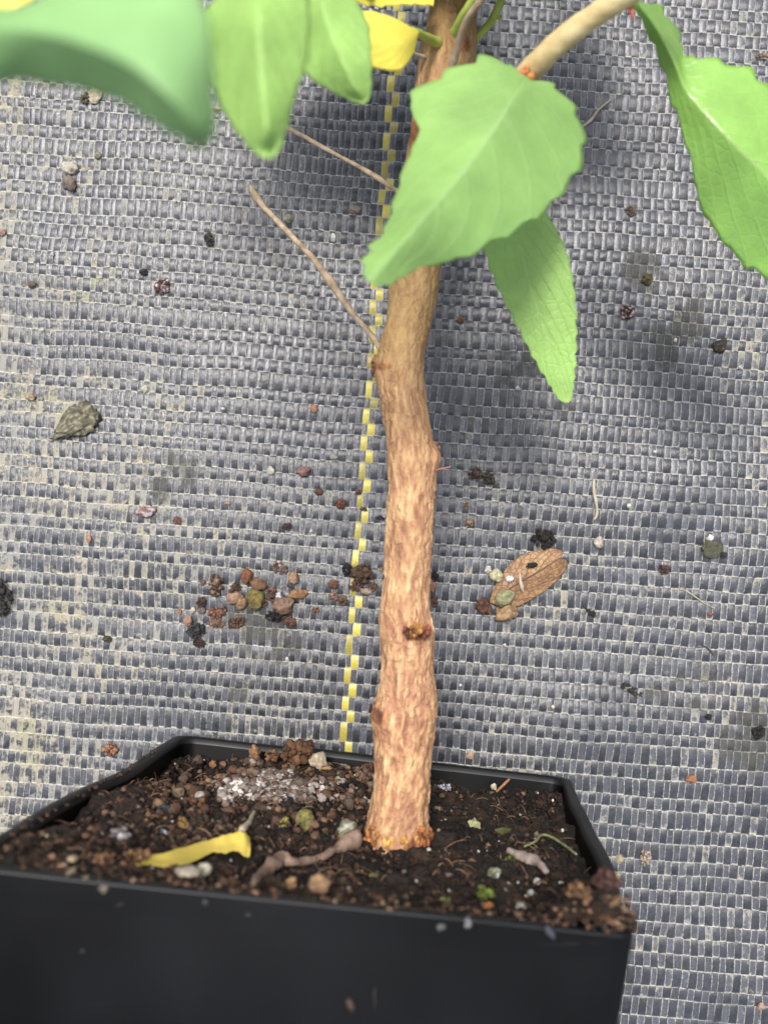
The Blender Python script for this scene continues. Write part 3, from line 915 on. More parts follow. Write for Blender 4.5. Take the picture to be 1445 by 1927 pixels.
stalk('twig', [(722, 668, 20.4), (700, 632, 20.8), (660, 585, 21.3), (600, 500, 22.2), (545, 440, 23.0), (490, 382, 23.7), (471, 350, 24.0)], [17, 13, 11, 11, 10, 11, 12, 18, 12, 11, 10, 11, 10, 11, 15, 10, 8], M_TWIG, n=60, jit=.25, label='thin dry twig reaching left from the trunk, ending bare')
stalk('twig', [(765, 372, 20.6), (742, 356, 20.9), (690, 322, 21.8), (620, 284, 22.6), (545, 243, 23.4), (470, 213, 24.2), (390, 202, 24.9)], [10, 8, 8, 11, 8, 7, 8, 8, 10, 7, 7, 6], M_TWIG, n=60, jit=.2, label='upper thin dry twig running behind the leaf tips')
stalk('twig', [(850, 122, 19.3), (862, 85, 18.9), (876, 42, 18.4), (905, 0, 17.9), (950, -60, 17.4)], [17, 14, 13, 15, 15], M_TWIG, label='brown dry stalk standing off the upper trunk')
stalk('leaf_stalk', [(858, 60, 19.1), (872, 30, 18.6), (890, 0, 18.2), (930, -60, 17.7)], [24, 18, 17, 17], M_STALK)
gs = stalk('leaf_stalk', [(880, 86, 20.8), (905, 62, 20.7), (924, 40, 20.5), (938, 12, 20.2), (960, -40, 19.8)], [19, 16, 15, 15, 15], M_STALK, label='green stalk with a small bud right of the trunk')
stalk('bud', [(936, 30, 20.4), (944, 38, 20.4)], [9, 4], M_STALK, gs, n=6)
stalk('leaf_stalk', [(822, 80, 19.9), (805, 72, 19.4), (785, 62, 18.7), (765, 55, 18.1)], [20, 17, 15, 12], M_STALK)
stalk('dry_spike', [(800, 108, 20.1), (782, 102, 19.8), (768, 96, 19.5)], [9, 6, 3], M_STRAW, n=14)
stalk('leaf_stalk', [(1165, -6, 15.9), (1180, -2, 16.0), (1192, 6, 16.2), (1205, 22, 16.5)], [18, 15, 14, 12], M_STALK, n=20)
stalk('hair_root', [(818, 886, 20.2), (832, 882, 20.0), (848, 878, 19.9)], [4, 3, 2], m_plain('red_hair', (.25, .08, .06), (.42, .2, .16)), n=12)

def leaf(rows, mat, name='leaf', label=None, n=70, m=25, teeth=0.0, tn=9, dome=0.0, thick=0.022, seed=0, wav=0.04, tipf=0.0, parent=TREE, irr=False):
    """rows: list of (left xy, mid xy, right xy, (Zl, Zm, Zr)); a sheet with real thickness, toothed margins and a gentle wave"""
    A = np.array([[[*r[0], r[3][0]], [*r[1], r[3][1]], [*r[2], r[3][2]]] for r in rows], float)
    G = catmull(A, n)
    s = np.linspace(-1, 1, m)
    t = np.linspace(0, 1, n)
    V = np.empty((n, m, 3))
    for q, sv in enumerate(s):
        side = G[:, 0] if sv < 0 else G[:, 2]
        a = abs(sv)
        p = G[:, 1] * (1 - a) + side * a
        if teeth:
            fr = (t * tn + (0.3 if sv < 0 else .62)) % 1.0
            saw = np.where(fr < .78, fr / .78, (1 - fr) / .22)
            out = side - G[:, 1]; ln = np.linalg.norm(out[:, :2], axis=1)[:, None] + 1e-6
            if irr:                                     # torn, uneven teeth, few along the upper left
                amp_k = np.where(sv < 0, .35 + .9 * noise3(v3(t * 6, 3.0), 77), .3 + 1.2 * noise3(v3(t * 5, 8.0), 78))
            else:
                amp_k = 1.0
            amp = amp_k * teeth * (0.6 + .8 * noise3(v3(t * tn, sv * 3.1 + seed), 2)) * np.minimum(1, ln[:, 0] / 25)
            p = p + out / ln * (saw * amp * a ** 6)[:, None]
        V[:, q] = p
    X = np.stack([(V[..., 0] - CX) / F * V[..., 2], -(V[..., 1] - CY) / F * V[..., 2], H - V[..., 2]], -1)
    tt, ss = np.meshgrid(t, s, indexing='ij')
    zoff = dome * (1 - ss ** 2) - dome * .9 * np.exp(-(ss / .10) ** 2) * .45
    # cushions between the side veins and a soft wave along the margin
    vein = np.cos((tt * 8 - np.abs(ss) * 3.2) * 2 * math.pi)
    zoff = zoff + .005 * vein * np.minimum(1, np.abs(ss) * 3) * np.sin(np.pi * np.clip(tt, 0, 1)) + wav * (fbm(X * .9 + seed, seed, 2) - .5) * 2 * np.abs(ss)
    X[..., 2] += zoff
    top = X.reshape(-1, 3)
    du = np.gradient(X, axis=0); dv = np.gradient(X, axis=1)
    nr = np.cross(du, dv).reshape(-1, 3); nr /= np.linalg.norm(nr, axis=1)[:, None] + 1e-12
    sgn = np.sign(np.median(nr[:, 2])) or 1.0
    bot = top - nr * sgn * thick
    i = np.arange(n - 1)[:, None] * m; j = np.arange(m - 1)[None, :]
    Q = np.stack([i + j, i + j + 1, i + m + j + 1, i + m + j], -1).reshape(-1, 4)
    N = n * m
    if sgn < 0:
        Q = Q[:, ::-1]
    fl = [Q, Q[:, ::-1] + N]
    loop = np.concatenate([np.arange(m), np.arange(1, n) * m + m - 1, (n - 1) * m + np.arange(m - 2, -1, -1), np.arange(n - 2, 0, -1) * m])
    l2 = np.roll(loop, -1)
    E = np.stack([loop, loop + N, l2 + N, l2], -1)
    fl.append(E if sgn > 0 else E[:, ::-1])
    uv = np.stack([(ss.ravel() + 1) / 2, tt.ravel()], -1)
    tip = np.clip((tt.ravel() - .86) / .14, 0, 1) * tipf
    o = obj(name, np.concatenate([top, bot]), np.concatenate(fl), mat, parent, uv=np.concatenate([uv, uv]), attrs={'tip': np.concatenate([tip, tip])})
    if label: o['label'] = label
    return o

Zc = lambda a, b=None, c=None: (a, a if b is None else b, a if c is None else c)
leaf([((-200, 40), (-210, 0), (-190, -50), Zc(8.6)), ((-70, 138), (-50, 45), (20, 12), Zc(8.2, 7.9, 8.2)), ((60, 150), (110, 70), (180, -70), Zc(8.1, 7.4, 7.8)), ((205, 180), (240, 120), (330, -70), Zc(7.7, 7.1, 7.6)),
      ((300, 235), (320, 185), (392, 40), Zc(7.5, 7.1, 7.5)), ((360, 272), (368, 240), (402, 180), Zc(7.5, 7.3, 7.5)), ((392, 276), (398, 270), (405, 258), Zc(7.6))],
     L_HAZE, label='big green leaf with its tip out of focus, closest to the lens', teeth=6, dome=.05, seed=3)
leaf([((455, -50), (500, -60), (560, -50), Zc(12.4)), ((384, 30), (488, 20), (582, 20), Zc(12.6, 11.6, 12.2)), ((386, 110), (490, 105), (577, 105), Zc(12.6, 11.4, 12)), ((424, 212), (497, 190), (560, 165), Zc(12.2, 11.3, 11.8)),
      ((462, 268), (503, 250), (541, 235), Zc(11.8, 11.3, 11.7)), ((490, 292), (508, 286), (526, 280), Zc(11.6)), ((504, 299), (508, 300), (513, 298), Zc(11.6))],
     L_FRESH, label='soft bright green leaf hanging beside the biggest blurred one', teeth=4, dome=.03, seed=5)
leaf([((585, -50), (610, -60), (645, -40), Zc(14.6)), ((548, 15), (608, 12), (672, 5), Zc(14.9, 14.2, 14.6)), ((558, 90), (628, 78), (693, 52), Zc(14.8, 14.0, 14.4)), ((577, 140), (652, 130), (698, 108), Zc(14.6, 13.9, 14.2)),
      ((628, 174), (670, 170), (699, 158), Zc(14.3, 14, 14.2)), ((668, 192), (684, 190), (696, 180), Zc(14.2)), ((682, 196), (686, 196), (690, 193), Zc(14.2))],
     L_FRESH, label='blunt bright green leaf just left of the yellow one', teeth=3, dome=.03, seed=8)
leaf([((786, 70), (788, 63), (786, 57), Zc(18.4)), ((776, 104), (768, 78), (770, 50), Zc(18.0, 17.8, 18)), ((752, 131), (738, 84), (738, 33), Zc(17.6, 17.4, 17.6)), ((705, 126), (692, 78), (690, 22), Zc(17.2, 17, 17.2)),
      ((655, 100), (645, 62), (650, 22), Zc(16.8)), ((625, 70), (620, 52), (628, 36), Zc(16.6))],
     L_YEL, label='small round yellow leaf left of the upper trunk', teeth=2, dome=.03, seed=11)
leaf([((375, -60), (372, -40), (375, -20), Zc(15)), ((440, -70), (445, -30), (440, 6), Zc(14.8)), ((520, -70), (525, -25), (515, 12), Zc(14.6)), ((590, -60), (590, -25), (590, 8), Zc(14.6)), ((640, -40), (640, -20), (640, 0), Zc(14.7))],
     L_YEL, label='yellow leaf edge along the top above the bright green leaves', seed=12)
leaf([((662, -60), (662, -30), (668, 2), Zc(18.4)), ((720, -70), (720, -30), (716, 10), Zc(18.6)), ((770, -70), (768, -28), (770, 7), Zc(18.8)), ((818, -50), (820, -25), (816, 9), Zc(19))],
     L_YEL, label='yellow leaf edge along the top touching the trunk', teeth=4, tn=6, seed=14)
leaf([((-90, -40), (-100, -10), (-90, 22), Zc(11)), ((-30, -50), (-30, -10), (-20, 24), Zc(10.8)), ((30, -45), (32, -14), (30, 16), Zc(10.8)), ((66, -22), (68, -12), (66, -2), Zc(10.9))],
     L_YEL, label='yellow leaf tip in the upper left corner', seed=15)
BIG = leaf([((984, 141), (989, 146), (996, 151), Zc(16.6)), ((926, 114), (968, 180), (1036, 161), Zc(16.8, 16.0, 16.8)), ((850, 138), (940, 228), (1082, 215), Zc(16.6, 15.6, 17.0)), ((776, 184), (905, 278), (1093, 290), Zc(16.3, 15.2, 17.0)),
      ((790, 248), (868, 328), (1062, 350), Zc(15.7, 14.8, 16.6)), ((766, 305), (830, 372), (1012, 402), Zc(15.2, 14.5, 16.0)), ((745, 375), (795, 412), (938, 444), Zc(14.7, 14.2, 15.4)), ((728, 430), (765, 450), (858, 486), Zc(14.4, 14.0, 14.8)),
      ((702, 470), (735, 482), (780, 506), Zc(14.1, 13.9, 14.3)), ((686, 503), (708, 512), (738, 530), Zc(13.9, 13.8, 14)), ((688, 528), (696, 533), (706, 538), Zc(13.8))],
     L_MID, label='broad pointed green leaf crossing in front of the trunk', n=130, m=45, teeth=15, tn=12, dome=.06, seed=21, irr=True, tipf=.35)
leaf([((960, 330), (975, 335), (992, 335), Zc(18.80)), ((935, 385), (972, 385), (1012, 384), Zc(18.91, 18.77, 18.80)), ((915, 430), (972, 430), (1040, 425), Zc(19.01, 18.87, 18.87)), ((917, 482), (982, 480), (1064, 475), Zc(19.12, 19.05, 18.98)), ((941, 546), (999, 545), (1078, 540), Zc(19.22, 19.18, 19.08)),
      ((973, 610), (1020, 610), (1082, 605), Zc(19.36, 19.32, 19.22)), ((1003, 668), (1040, 668), (1081, 665), Zc(19.46, 19.43, 19.36)), ((1032, 718), (1054, 720), (1078, 715), Zc(19.54, 19.50, 19.46)), ((1049, 748), (1062, 750), (1075, 746), Zc(19.57)), ((1060, 757), (1064, 758), (1070, 757), Zc(19.57))],
     L_FRESH, label='narrow drooping bright green leaf under the broad one', n=110, m=31, teeth=4.5, tn=17, dome=.02, seed=25, wav=.03)
stalk('leaf_stalk', [(1000, 140, 17.2), (1000, 210, 17.8), (985, 290, 18.3), (975, 340, 18.6)], [12, 9, 8, 8], M_STALK, n=24)
leaf([((1187, 5), (1191, 2), (1195, 0), Zc(16.1)), ((1220, 58), (1228, 48), (1243, 22), Zc(16.9, 16.7, 17.4)), ((1247, 118), (1260, 104), (1280, 84), Zc(17.3, 17.0, 18.0)), ((1272, 205), (1290, 172), (1287, 109), Zc(17.6, 17.3, 17.6)), ((1300, 300), (1332, 222), (1335, 114), Zc(17.8, 17.2, 17.5)),
      ((1316, 380), (1378, 270), (1410, 142), Zc(18.2, 17.2, 17.6)), ((1358, 450), (1430, 320), (1470, 190), Zc(18.5, 17.5, 17.8)), ((1410, 500), (1490, 380), (1535, 285), Zc(18.9, 18, 18.2)), ((1480, 520), (1540, 450), (1570, 400), Zc(19, 18.6, 18.7)), ((1560, 520), (1572, 515), (1580, 505), Zc(19))],
     L_DEEP, label='glossy toothed green leaf reaching in from the right', n=110, m=35, teeth=13, tn=11, dome=.05, seed=29, irr=True)
# crown above the frame: unseen leaves added to shade the cloth
r = np.random.default_rng(3)
cr = 0
for (px, py, Z, L_, a) in ((300, -260, 16.5, 3.6, 1.1), (560, -240, 17.5, 3.8, .9), (760, -180, 18.5, 3.4, 1.6), (930, -230, 17.0, 4, 1.9), (1130, -260, 18.5, 3.8, 2.2), (640, -420, 15.5, 4.2, 1.3), (1000, -450, 16.0, 4.2, 1.9), (820, -330, 20.0, 4, 2.6), (1230, -420, 17.0, 3.8, 2.4), (700, -620, 16.5, 4.2, 1.5), (640, -150, 20.5, 4.5, .4), (980, -140, 19.5, 4.5, 2.4), (820, -190, 21, 4.2, 1.2), (500, -170, 19.5, 4.2, 1.0), (1120, -190, 21, 4.5, 1.7), (560, -235, 18.8, 5.0, 1.3), (650, -225, 18.2, 5.2, 1.8), (800, -235, 18.9, 5.2, 1.4), (930, -220, 18.3, 5.2, 1.9), (1060, -235, 18.8, 5.2, 1.2), (1000, -330, 17.6, 5.2, .6), (720, -340, 17.6, 5.2, 2.5), (900, -640, 17.5, 4, 1.2)):
    c_ = np.array([px, py], float); d = np.array([math.cos(a), -math.sin(a)]); nn = np.array([-d[1], d[0]])
    u_ = L_ * F / Z
    rows = []
    for t_, wd in ((-.5, .01), (-.34, .20), (-.12, .28), (.12, .23), (.34, .12), (.5, .01)):
        q = c_ + d * u_ * t_
        rows.append((tuple(q + nn * wd * u_), tuple(q), tuple(q - nn * wd * u_), Zc(Z + .3 + .6 * abs(t_), Z, Z + .3)))
    leaf(rows, [L_MID, L_FRESH, L_DEEP][cr % 3], n=30, m=13, teeth=8, tn=8, dome=.05, seed=40 + cr)
    cr += 1

# ------------------------------------------------------------------ loose things
KINDS = {'pebble': 'pebble', 'soil_crumb': 'soil crumb', 'soil_clod': 'soil clod', 'chip': 'chip'}
def on_ground(px, py):
    q = P(px, py, H); return np.array([q[0], q[1], float(ground_z(np.array(q[0]), np.array(q[1])))])

def debris(name, px, py, w_, h_, col, label, shape='stone', rz=0.0, group=None, seed=None, crust=None, lift=.02):
    sd = int(seed if seed is not None else px * 7 + py)
    g = on_ground(px, py)
    k = H / F * 1.08
    a, b = w_ / 2 * k, h_ / 2 * k
    hz = min(a, b) * .8
    rr = np.random.default_rng(sd)
    mb = MB()
    col = np.array(col, float) * .72
    col = col * .85 + .15 * col.mean()
    if crust is not None: crust = np.array(crust) * .8
    if shape == 'stone':
        V, Fc = lump(g + [0, 0, hz * .6 + lift], a, b, hz, rz, .5, sd, 3, 1.5, .10)
        t = np.tile(col, (len(V), 1)) * (0.5 + 1.0 * fbm(V * 14, sd, 3))[:, None]
        if crust is not None:
            k_ = smooth(.5, .6, fbm(V * 14, sd + 9, 3))[:, None]
            t = t * (1 - k_) + np.array(crust) * k_
        mb.add(V, Fc, t)
    elif shape == 'clump':
        for q in range(64):
            an = rr.uniform(0, 6.3); ra = math.sqrt(rr.random()) * .85
            s_ = rr.uniform(.07, .34) * (1 - .4 * ra)
            c_ = np.array([a * ra * math.cos(an), b * ra * math.sin(an), hz * (.35 + .9 * (1 - ra) * rr.random())])
            c_ = rotm(0, 0, rz) @ c_
            ss = s_ * min(a, b)
            cc = col * rr.uniform(.5, 1.5)
            if crust is not None and rr.random() < .35: cc = np.array(crust) * rr.uniform(.8, 1.2)
            mb.add(*lump(g + c_ + [0, 0, lift], ss * rr.uniform(.8, 1.5), ss, ss * .8, rr.uniform(0, 6), .75, sd + q, 2, 2.4, .25), cc)
        for q in range(10):
            an = rr.uniform(0, 6.3); ra = rr.uniform(.6, 1.1)
            p0 = g + rotm(0, 0, rz) @ np.array([a * .5 * math.cos(an), b * .5 * math.sin(an), hz * .6])
            p1 = g + rotm(0, 0, rz) @ np.array([a * ra * math.cos(an + .3), b * ra * math.sin(an + .3), hz * rr.uniform(.1, 1.1)])
            mb.add(*tube([p0, (p0 + p1) / 2 + [0, 0, .02], p1], [.012, .01, .005], 5), col * rr.uniform(.5, 1.3))
    elif shape == 'wedge':
        V, Fc = lump([0, 0, 0], 1, 1, 1, 0, .34, sd, 4, 2.6, .16)
        q = V * np.array([a, b * 1, hz * .34])
        q[:, 1] *= .22 + .78 * np.clip((V[:, 0] + 1) / 1.7, 0, 1.05)
        q = q @ rotm(0, 0, rz).T + g + [0, 0, hz * .3]
        k_ = smooth(.5, .62, fbm(q * 22, sd, 4))[:, None]
        mb.add(q, Fc, col * (.45 + 1.0 * fbm(q * 24, sd + 3, 3))[:, None] * (1 - k_) + np.array(crust) * k_)
    elif shape == 'chip':
        V, Fc = lump(g + [0, 0, .05 + lift], a, b, min(.05, hz), rz, .45, sd, 3, 1.2, .04)
        mb.add(V, Fc, np.tile(col, (len(V), 1)) * (0.75 + .5 * fbm(V * 12, sd, 2))[:, None])
    o = mb.build(name, M_STONE if shape != 'clump' else M_CRUMB, origin=g)
    tag(o, label, KINDS.get(name, name.replace('_', ' ')), group)
    return o

GC = 'granules spilled left of the trunk'
GT = 'crumbs beside the foot of the shaded trunk'
GS = 'grit scattered on the woven cloth'
D = debris
# the spilled heap left of the trunk
D('soil_clod', 406, 1101, 30, 42, (.085, .045, .025), 'tall dark brown crumbly clod at the upper left of the spilled heap', 'clump', group=GC, crust=(.2, .14, .1))
D('soil_crumb', 382, 1096, 12, 11, (.20, .10, .075), 'tiny reddish crumb left of the tall dark brown clod', 'clump', group=GC)
D('pebble', 465, 1084, 19, 28, (.21, .075, .032), 'upright red brown pebble at the top of the spilled heap', 'stone', .2, GC)
D('pebble', 487, 1100, 28, 19, (.20, .105, .048), 'flat brown pebble touching the upright red brown one', 'stone', -.3, GC)
D('soil_crumb', 526, 1068, 32, 24, (.16, .10, .08), 'brown crumb frosted white, topmost in the spilled heap', 'clump', -.4, GC, crust=(.42, .36, .34))
D('pebble', 553, 1087, 19, 23, (.34, .20, .11), 'smooth oval tan pebble at the upper right of the spilled heap', 'stone', .1, GC)
D('pebble', 561, 1117, 32, 18, (.30, .155, .062), 'pointed orange tan pebble at the right end of the spilled heap', 'stone', .05, GC)
D('pebble', 538, 1111, 19, 18, (.15, .13, .14), 'grey pebble with white frosting, upper one of two', 'stone', 0, GC, crust=(.62, .60, .64))
D('pebble', 524, 1123, 16, 14, (.17, .15, .16), 'grey pebble with white frosting, lower one of two', 'stone', 0, GC, crust=(.60, .58, .62))
D('soil_clod', 513, 1121, 22, 36, (.12, .058, .036), 'red brown clod left of the two frosted grey pebbles', 'clump', .1, GC)
D('pebble', 536, 1139, 36, 28, (.25, .155, .105), 'large pinkish tan pebble with a crusted lower edge', 'stone', .3, GC, crust=(.16, .085, .05))
D('soil_clod', 519, 1160, 42, 22, (.022, .016, .016), 'black wet clod below the large pinkish pebble', 'clump', 0, GC)
D('soil_crumb', 544, 1170, 28, 22, (.13, .062, .036), 'reddish crumb at the lower right of the spilled heap', 'clump', -.3, GC)
D('pebble', 481, 1125, 30, 32, (.23, .19, .045), 'mossy yellow green pebble in the middle of the heap', 'stone', .2, GC, crust=(.13, .085, .03))
D('soil_crumb', 495, 1132, 16, 24, (.09, .062, .036), 'dull brown crumb tucked right of the mossy pebble', 'clump', .3, GC)
D('pebble', 442, 1125, 27, 22, (.33, .19, .115), 'pale pinkish tan pebble left of the mossy one', 'stone', .2, GC)
D('pebble', 456, 1135, 21, 20, (.27, .16, .075), 'tan pebble wedged between the pinkish and mossy pebbles', 'stone', -.5, GC)
D('soil_crumb', 443, 1107, 24, 18, (.085, .045, .028), 'dark crumb above the pale pinkish tan pebble', 'clump', .4, GC)
D('soil_clod', 408, 1152, 36, 24, (.17, .075, .045), 'rusty red clod below the tall dark brown clod', 'clump', .2, GC)
D('soil_clod', 407, 1173, 32, 20, (.20, .11, .07), 'lighter rusty clod at the lower left of the heap', 'clump', 0, GC)
D('soil_clod', 444, 1172, 36, 22, (.115, .060, .034), 'brown flaky clod at the bottom middle of the heap', 'clump', .3, GC)
D('soil_crumb', 379, 1134, 19, 20, (.06, .034, .026), 'dark purplish crumb left of the rusty red clod', 'clump', .3, GC)
D('pebble', 379, 1149, 13, 12, (.20, .15, .12), 'greyish pink pebble below the dark purplish crumb', 'stone', 0, GC)
D('pebble', 353, 1169, 16, 18, (.32, .185, .12), 'lone tan pink pebble at the far left of the heap', 'stone', .3, GC)
D('pebble', 362, 1149, 11, 11, (.5, .46, .36), 'tiny cream pebble above the lone tan pink pebble', 'stone', 0, GC)
D('soil_clod', 369, 1187, 36, 28, (.035, .035, .036), 'charcoal grey ball at the lower left of the heap', 'clump', .2, GC)
D('soil_crumb', 374, 1211, 26, 18, (.055, .030, .026), 'dark crumb under the charcoal grey ball', 'clump', -.4, GC)
D('chip', 337, 1151, 7, 11, (.34, .15, .07), 'small orange chip left of the heap', 'chip', .2, GC)
D('soil_crumb', 594, 1148, 15, 12, (.20, .085, .045), 'shiny red brown crumb between heap and yellow line', 'clump', .2, GC)
# on and beside the yellow line
D('soil_clod', 654, 1073, 20, 28, (.018, .016, .014), 'black crumb left of the large dark clod', 'clump', .5, GT)
D('soil_clod', 683, 1081, 46, 38, (.075, .042, .022), 'large dark brown clod sitting on the yellow line', 'clump', .1, GT)
D('soil_crumb', 671, 1104, 32, 20, (.12, .06, .04), 'brown crumbs heaped at the foot of the large clod', 'clump', 0, GT)
D('chip', 688, 1113, 28, 10, (.40, .29, .20), 'pale tan flake under the large clod on the line', 'chip', -.2, GT)
D('soil_crumb', 702, 1104, 16, 16, (.14, .075, .05), 'small brown crumb right of the large clod', 'clump', 0, GT)
D('pebble', 627, 1100, 21, 15, (.16, .075, .045), 'flat red brown pebble left of the black crumb', 'stone', -.1, GT)
D('soil_crumb', 628, 1122, 17, 22, (.26, .15, .11), 'pinkish crumb below the flat red brown pebble', 'clump', .3, GT)
D('soil_crumb', 645, 1129, 20, 20, (.15, .085, .048), 'brown crumb at the left edge of the yellow line', 'clump', -.5, GT)
D('soil_crumb', 818, 1084, 16, 20, (.026, .020, .018), 'black crumb peeping out right of the trunk', 'clump', 0, GT)
D('pebble', 813, 1103, 16, 18, (.33, .16, .09), 'orange pebble half hidden by the trunk', 'stone', 0, GT)
D('soil_crumb', 817, 1132, 15, 24, (.10, .048, .036), 'red brown crumb lowest at the right of the trunk', 'clump', 0, GT)
D('soil_crumb', 718, 1072, 8, 10, (.30, .19, .07), 'ochre speck left of the trunk above the clods', 'clump', 0, GT)
# left half of the cloth
CH = debris('soil_clod', 140, 798, 86, 66, (.12, .11, .075), 'wedge of grey olive dried mud with white grains', 'wedge', .60, seed=5, crust=(.30, .27, .18))
D('soil_clod', 4, 1128, 34, 88, (.030, .030, .026), 'black ragged clod cut by the left edge', 'clump', .1)
D('pebble', 130, 314, 29, 20, (.50, .44, .34), 'cream blocky pebble above a brown one', 'stone', -.15)
D('pebble', 131, 343, 23, 28, (.20, .155, .125), 'rounded brown pebble just below the cream blocky one', 'stone', .3)
D('soil_crumb', 307, 540, 32, 30, (.12, .055, .045), 'fluffy dark red crumb with white frost', 'clump', .2, crust=(.45, .40, .40))
D('soil_crumb', 272, 513, 18, 14, (.035, .04, .036), 'small black crumb up and left of the frosted red crumb', 'clump', 0)
D('soil_crumb', 395, 452, 20, 28, (.050, .045, .032), 'dark stringy crumb alone above the frosted red crumb', 'clump', .2)
D('soil_crumb', 160, 183, 18, 24, (.10, .075, .05), 'brown crumb beside a pale sand patch', 'clump', 0)
D('chip', 179, 178, 24, 34, (.50, .42, .28), 'pale sandy flake under the edge of the blurred leaf', 'chip', -.3)
D('pebble', 543, 413, 14, 14, (.42, .37, .24), 'cream pebble right of the long dry twig', 'stone', 0)
D('pebble', 627, 446, 9, 15, (.62, .62, .58), 'small white upright pebble left of the yellow line', 'stone', 0)
D('pebble', 668, 395, 20, 14, (.34, .25, .18), 'tan pebble beside the upper yellow line', 'stone', 0)
D('pebble', 62, 536, 15, 12, (.17, .13, .09), 'dull brown pebble near the left edge', 'stone', 0)
D('pebble', 4, 437, 12, 12, (.38, .23, .19), 'pink pebble at the upper left edge', 'stone', 0)
D('pebble', 57, 745, 17, 14, (.40, .31, .20), 'tan pebble up and left of the mud wedge', 'stone', .3)
D('pebble', 273, 731, 11, 13, (.52, .49, .36), 'cream speck right of the mud wedge', 'stone', 0)
D('pebble', 185, 292, 12, 12, (.30, .27, .19), 'olive cream grain right of the cream blocky pebble', 'stone', 0)
D('chip', 590, 768, 13, 13, (.36, .17, .09), 'orange chip with a pale end left of the middle yellow line', 'chip', .5)
D('pebble', 572, 887, 23, 16, (.24, .125, .105), 'plum coloured oval pebble in the middle left', 'stone', .2)
D('pebble', 600, 925, 14, 11, (.11, .055, .035), 'small dark brown pebble below the plum one', 'stone', 0)
D('chip', 627, 860, 17, 9, (.33, .32, .29), 'grey flake right of the plum coloured pebble', 'chip', -.3)
D('chip', 510, 885, 13, 14, (.48, .46, .34), 'cream shell like flake left of the plum pebble', 'chip', 0)
D('pebble', 278, 963, 32, 18, (.25, .13, .12), 'pink and white frosted pebble alone in the left middle', 'stone', .1, crust=(.50, .44, .44))
D('soil_crumb', 336, 979, 17, 14, (.19, .085, .06), 'red brown crumb right of the pink frosted pebble', 'clump', 0)
D('soil_crumb', 640, 948, 22, 20, (.17, .065, .045), 'rust red crumb left of the yellow line', 'clump', 0)
D('soil_crumb', 541, 991, 20, 14, (.060, .038, .034), 'dark crumb halfway between pink pebble and yellow line', 'clump', .3)
D('chip', 430, 947, 11, 5, (.42, .23, .09), 'thin orange flake in the left middle', 'chip', -.2)
D('chip', 169, 1013, 10, 15, (.42, .21, .12), 'orange pink flake low on the left', 'chip', .2)
D('soil_crumb', 674, 926, 13, 12, (.13, .075, .045), 'brown crumb lying on the yellow line', 'clump', 0)
D('soil_crumb', 684, 958, 16, 8, (.09, .05, .036), 'dark flat crumb on the yellow line below the brown one', 'clump', -.3)
D('soil_crumb', 716, 975, 20, 9, (.050, .028, .026), 'dark sliver of soil touching the left of the trunk', 'clump', -.2)
D('soil_crumb', 200, 1203, 20, 14, (.07, .06, .04), 'olive brown smear of crumbs low on the left', 'clump', -.4)
# right half of the cloth
D('soil_crumb', 868, 601, 15, 17, (.18, .085, .042), 'rust brown crumb left of the drooping leaf', 'clump', 0)
D('soil_crumb', 1179, 588, 28, 25, (.060, .032, .028), 'dark red crumb with a white fleck right of the drooping leaf', 'clump', .3, crust=(.36, .27, .24))
D('chip', 1358, 648, 30, 28, (.034, .032, .028), 'black angular chip near the right edge', 'wedge', -2.2, crust=(.07, .05, .035))
D('soil_crumb', 1188, 396, 19, 20, (.12, .085, .052), 'brown crumb between the drooping and glossy leaves', 'clump', 0)
D('soil_crumb', 1217, 525, 24, 22, (.11, .085, .038), 'ochre brown crumb in a mossy stain', 'clump', 0)
D('soil_clod', 895, 893, 28, 26, (.080, .052, .038), 'brown clod right of the middle trunk, left one of a pair', 'clump', 0)
D('soil_clod', 919, 901, 22, 28, (.065, .058, .034), 'olive brown clod, right one of a pair by the trunk', 'clump', .5)
D('soil_crumb', 877, 951, 10, 16, (.26, .16, .09), 'tan crumb below the pair of clods by the trunk', 'clump', 0)
D('soil_crumb', 882, 984, 16, 17, (.27, .17, .085), 'ochre crumb above a mossy patch by the trunk', 'clump', .5)
D('pebble', 1125, 1021, 17, 19, (.50, .43, .35), 'cream pink pebble right of the dead leaf', 'stone', .2)
D('soil_clod', 1021, 1013, 48, 34, (.020, .015, .013), 'black fluffy clod at the upper edge of the dead leaf', 'clump', -.2)
D('soil_crumb', 909, 1142, 25, 26, (.075, .032, .022), 'dark red ball at the lower left of the dead leaf', 'stone', 0, crust=(.2, .09, .05))
D('pebble', 918, 1073, 14, 12, (.62, .58, .50), 'white pebble touching a pale yellow one by the dead leaf', 'stone', .4)
D('pebble', 933, 1083, 21, 22, (.52, .48, .27), 'pale yellow pebble beside the dead leaf', 'stone', .2)
D('soil_clod', 1338, 1032, 36, 34, (.085, .085, .052), 'flat olive mud pat with white grains', 'chip', 0)
D('pebble', 1333, 1012, 12, 10, (.72, .70, .64), 'white pebble at the top of the olive mud pat', 'stone', 0)
D('soil_crumb', 1358, 1044, 15, 13, (.035, .034, .026), 'black crumb at the right of the olive mud pat', 'clump', 0)
D('soil_crumb', 1248, 1071, 26, 18, (.080, .042, .034), 'dark red splinter left of the olive mud pat', 'clump', -.4)
D('soil_crumb', 1114, 1155, 24, 14, (.028, .028, .024), 'black crumb right of and below the dead leaf', 'clump', -.6)
D('soil_clod', 1188, 1299, 52, 17, (.045, .045, .038), 'long dark soil roll above the pot corner', 'clump', -.45)
D('pebble', 1300, 1465, 20, 14, (.40, .17, .065), 'bright orange pebble right of the pot', 'stone', .1)
D('soil_crumb', 1216, 1616, 21, 34, (.36, .28, .21), 'tan flaky crumb right of the pot', 'clump', .1)
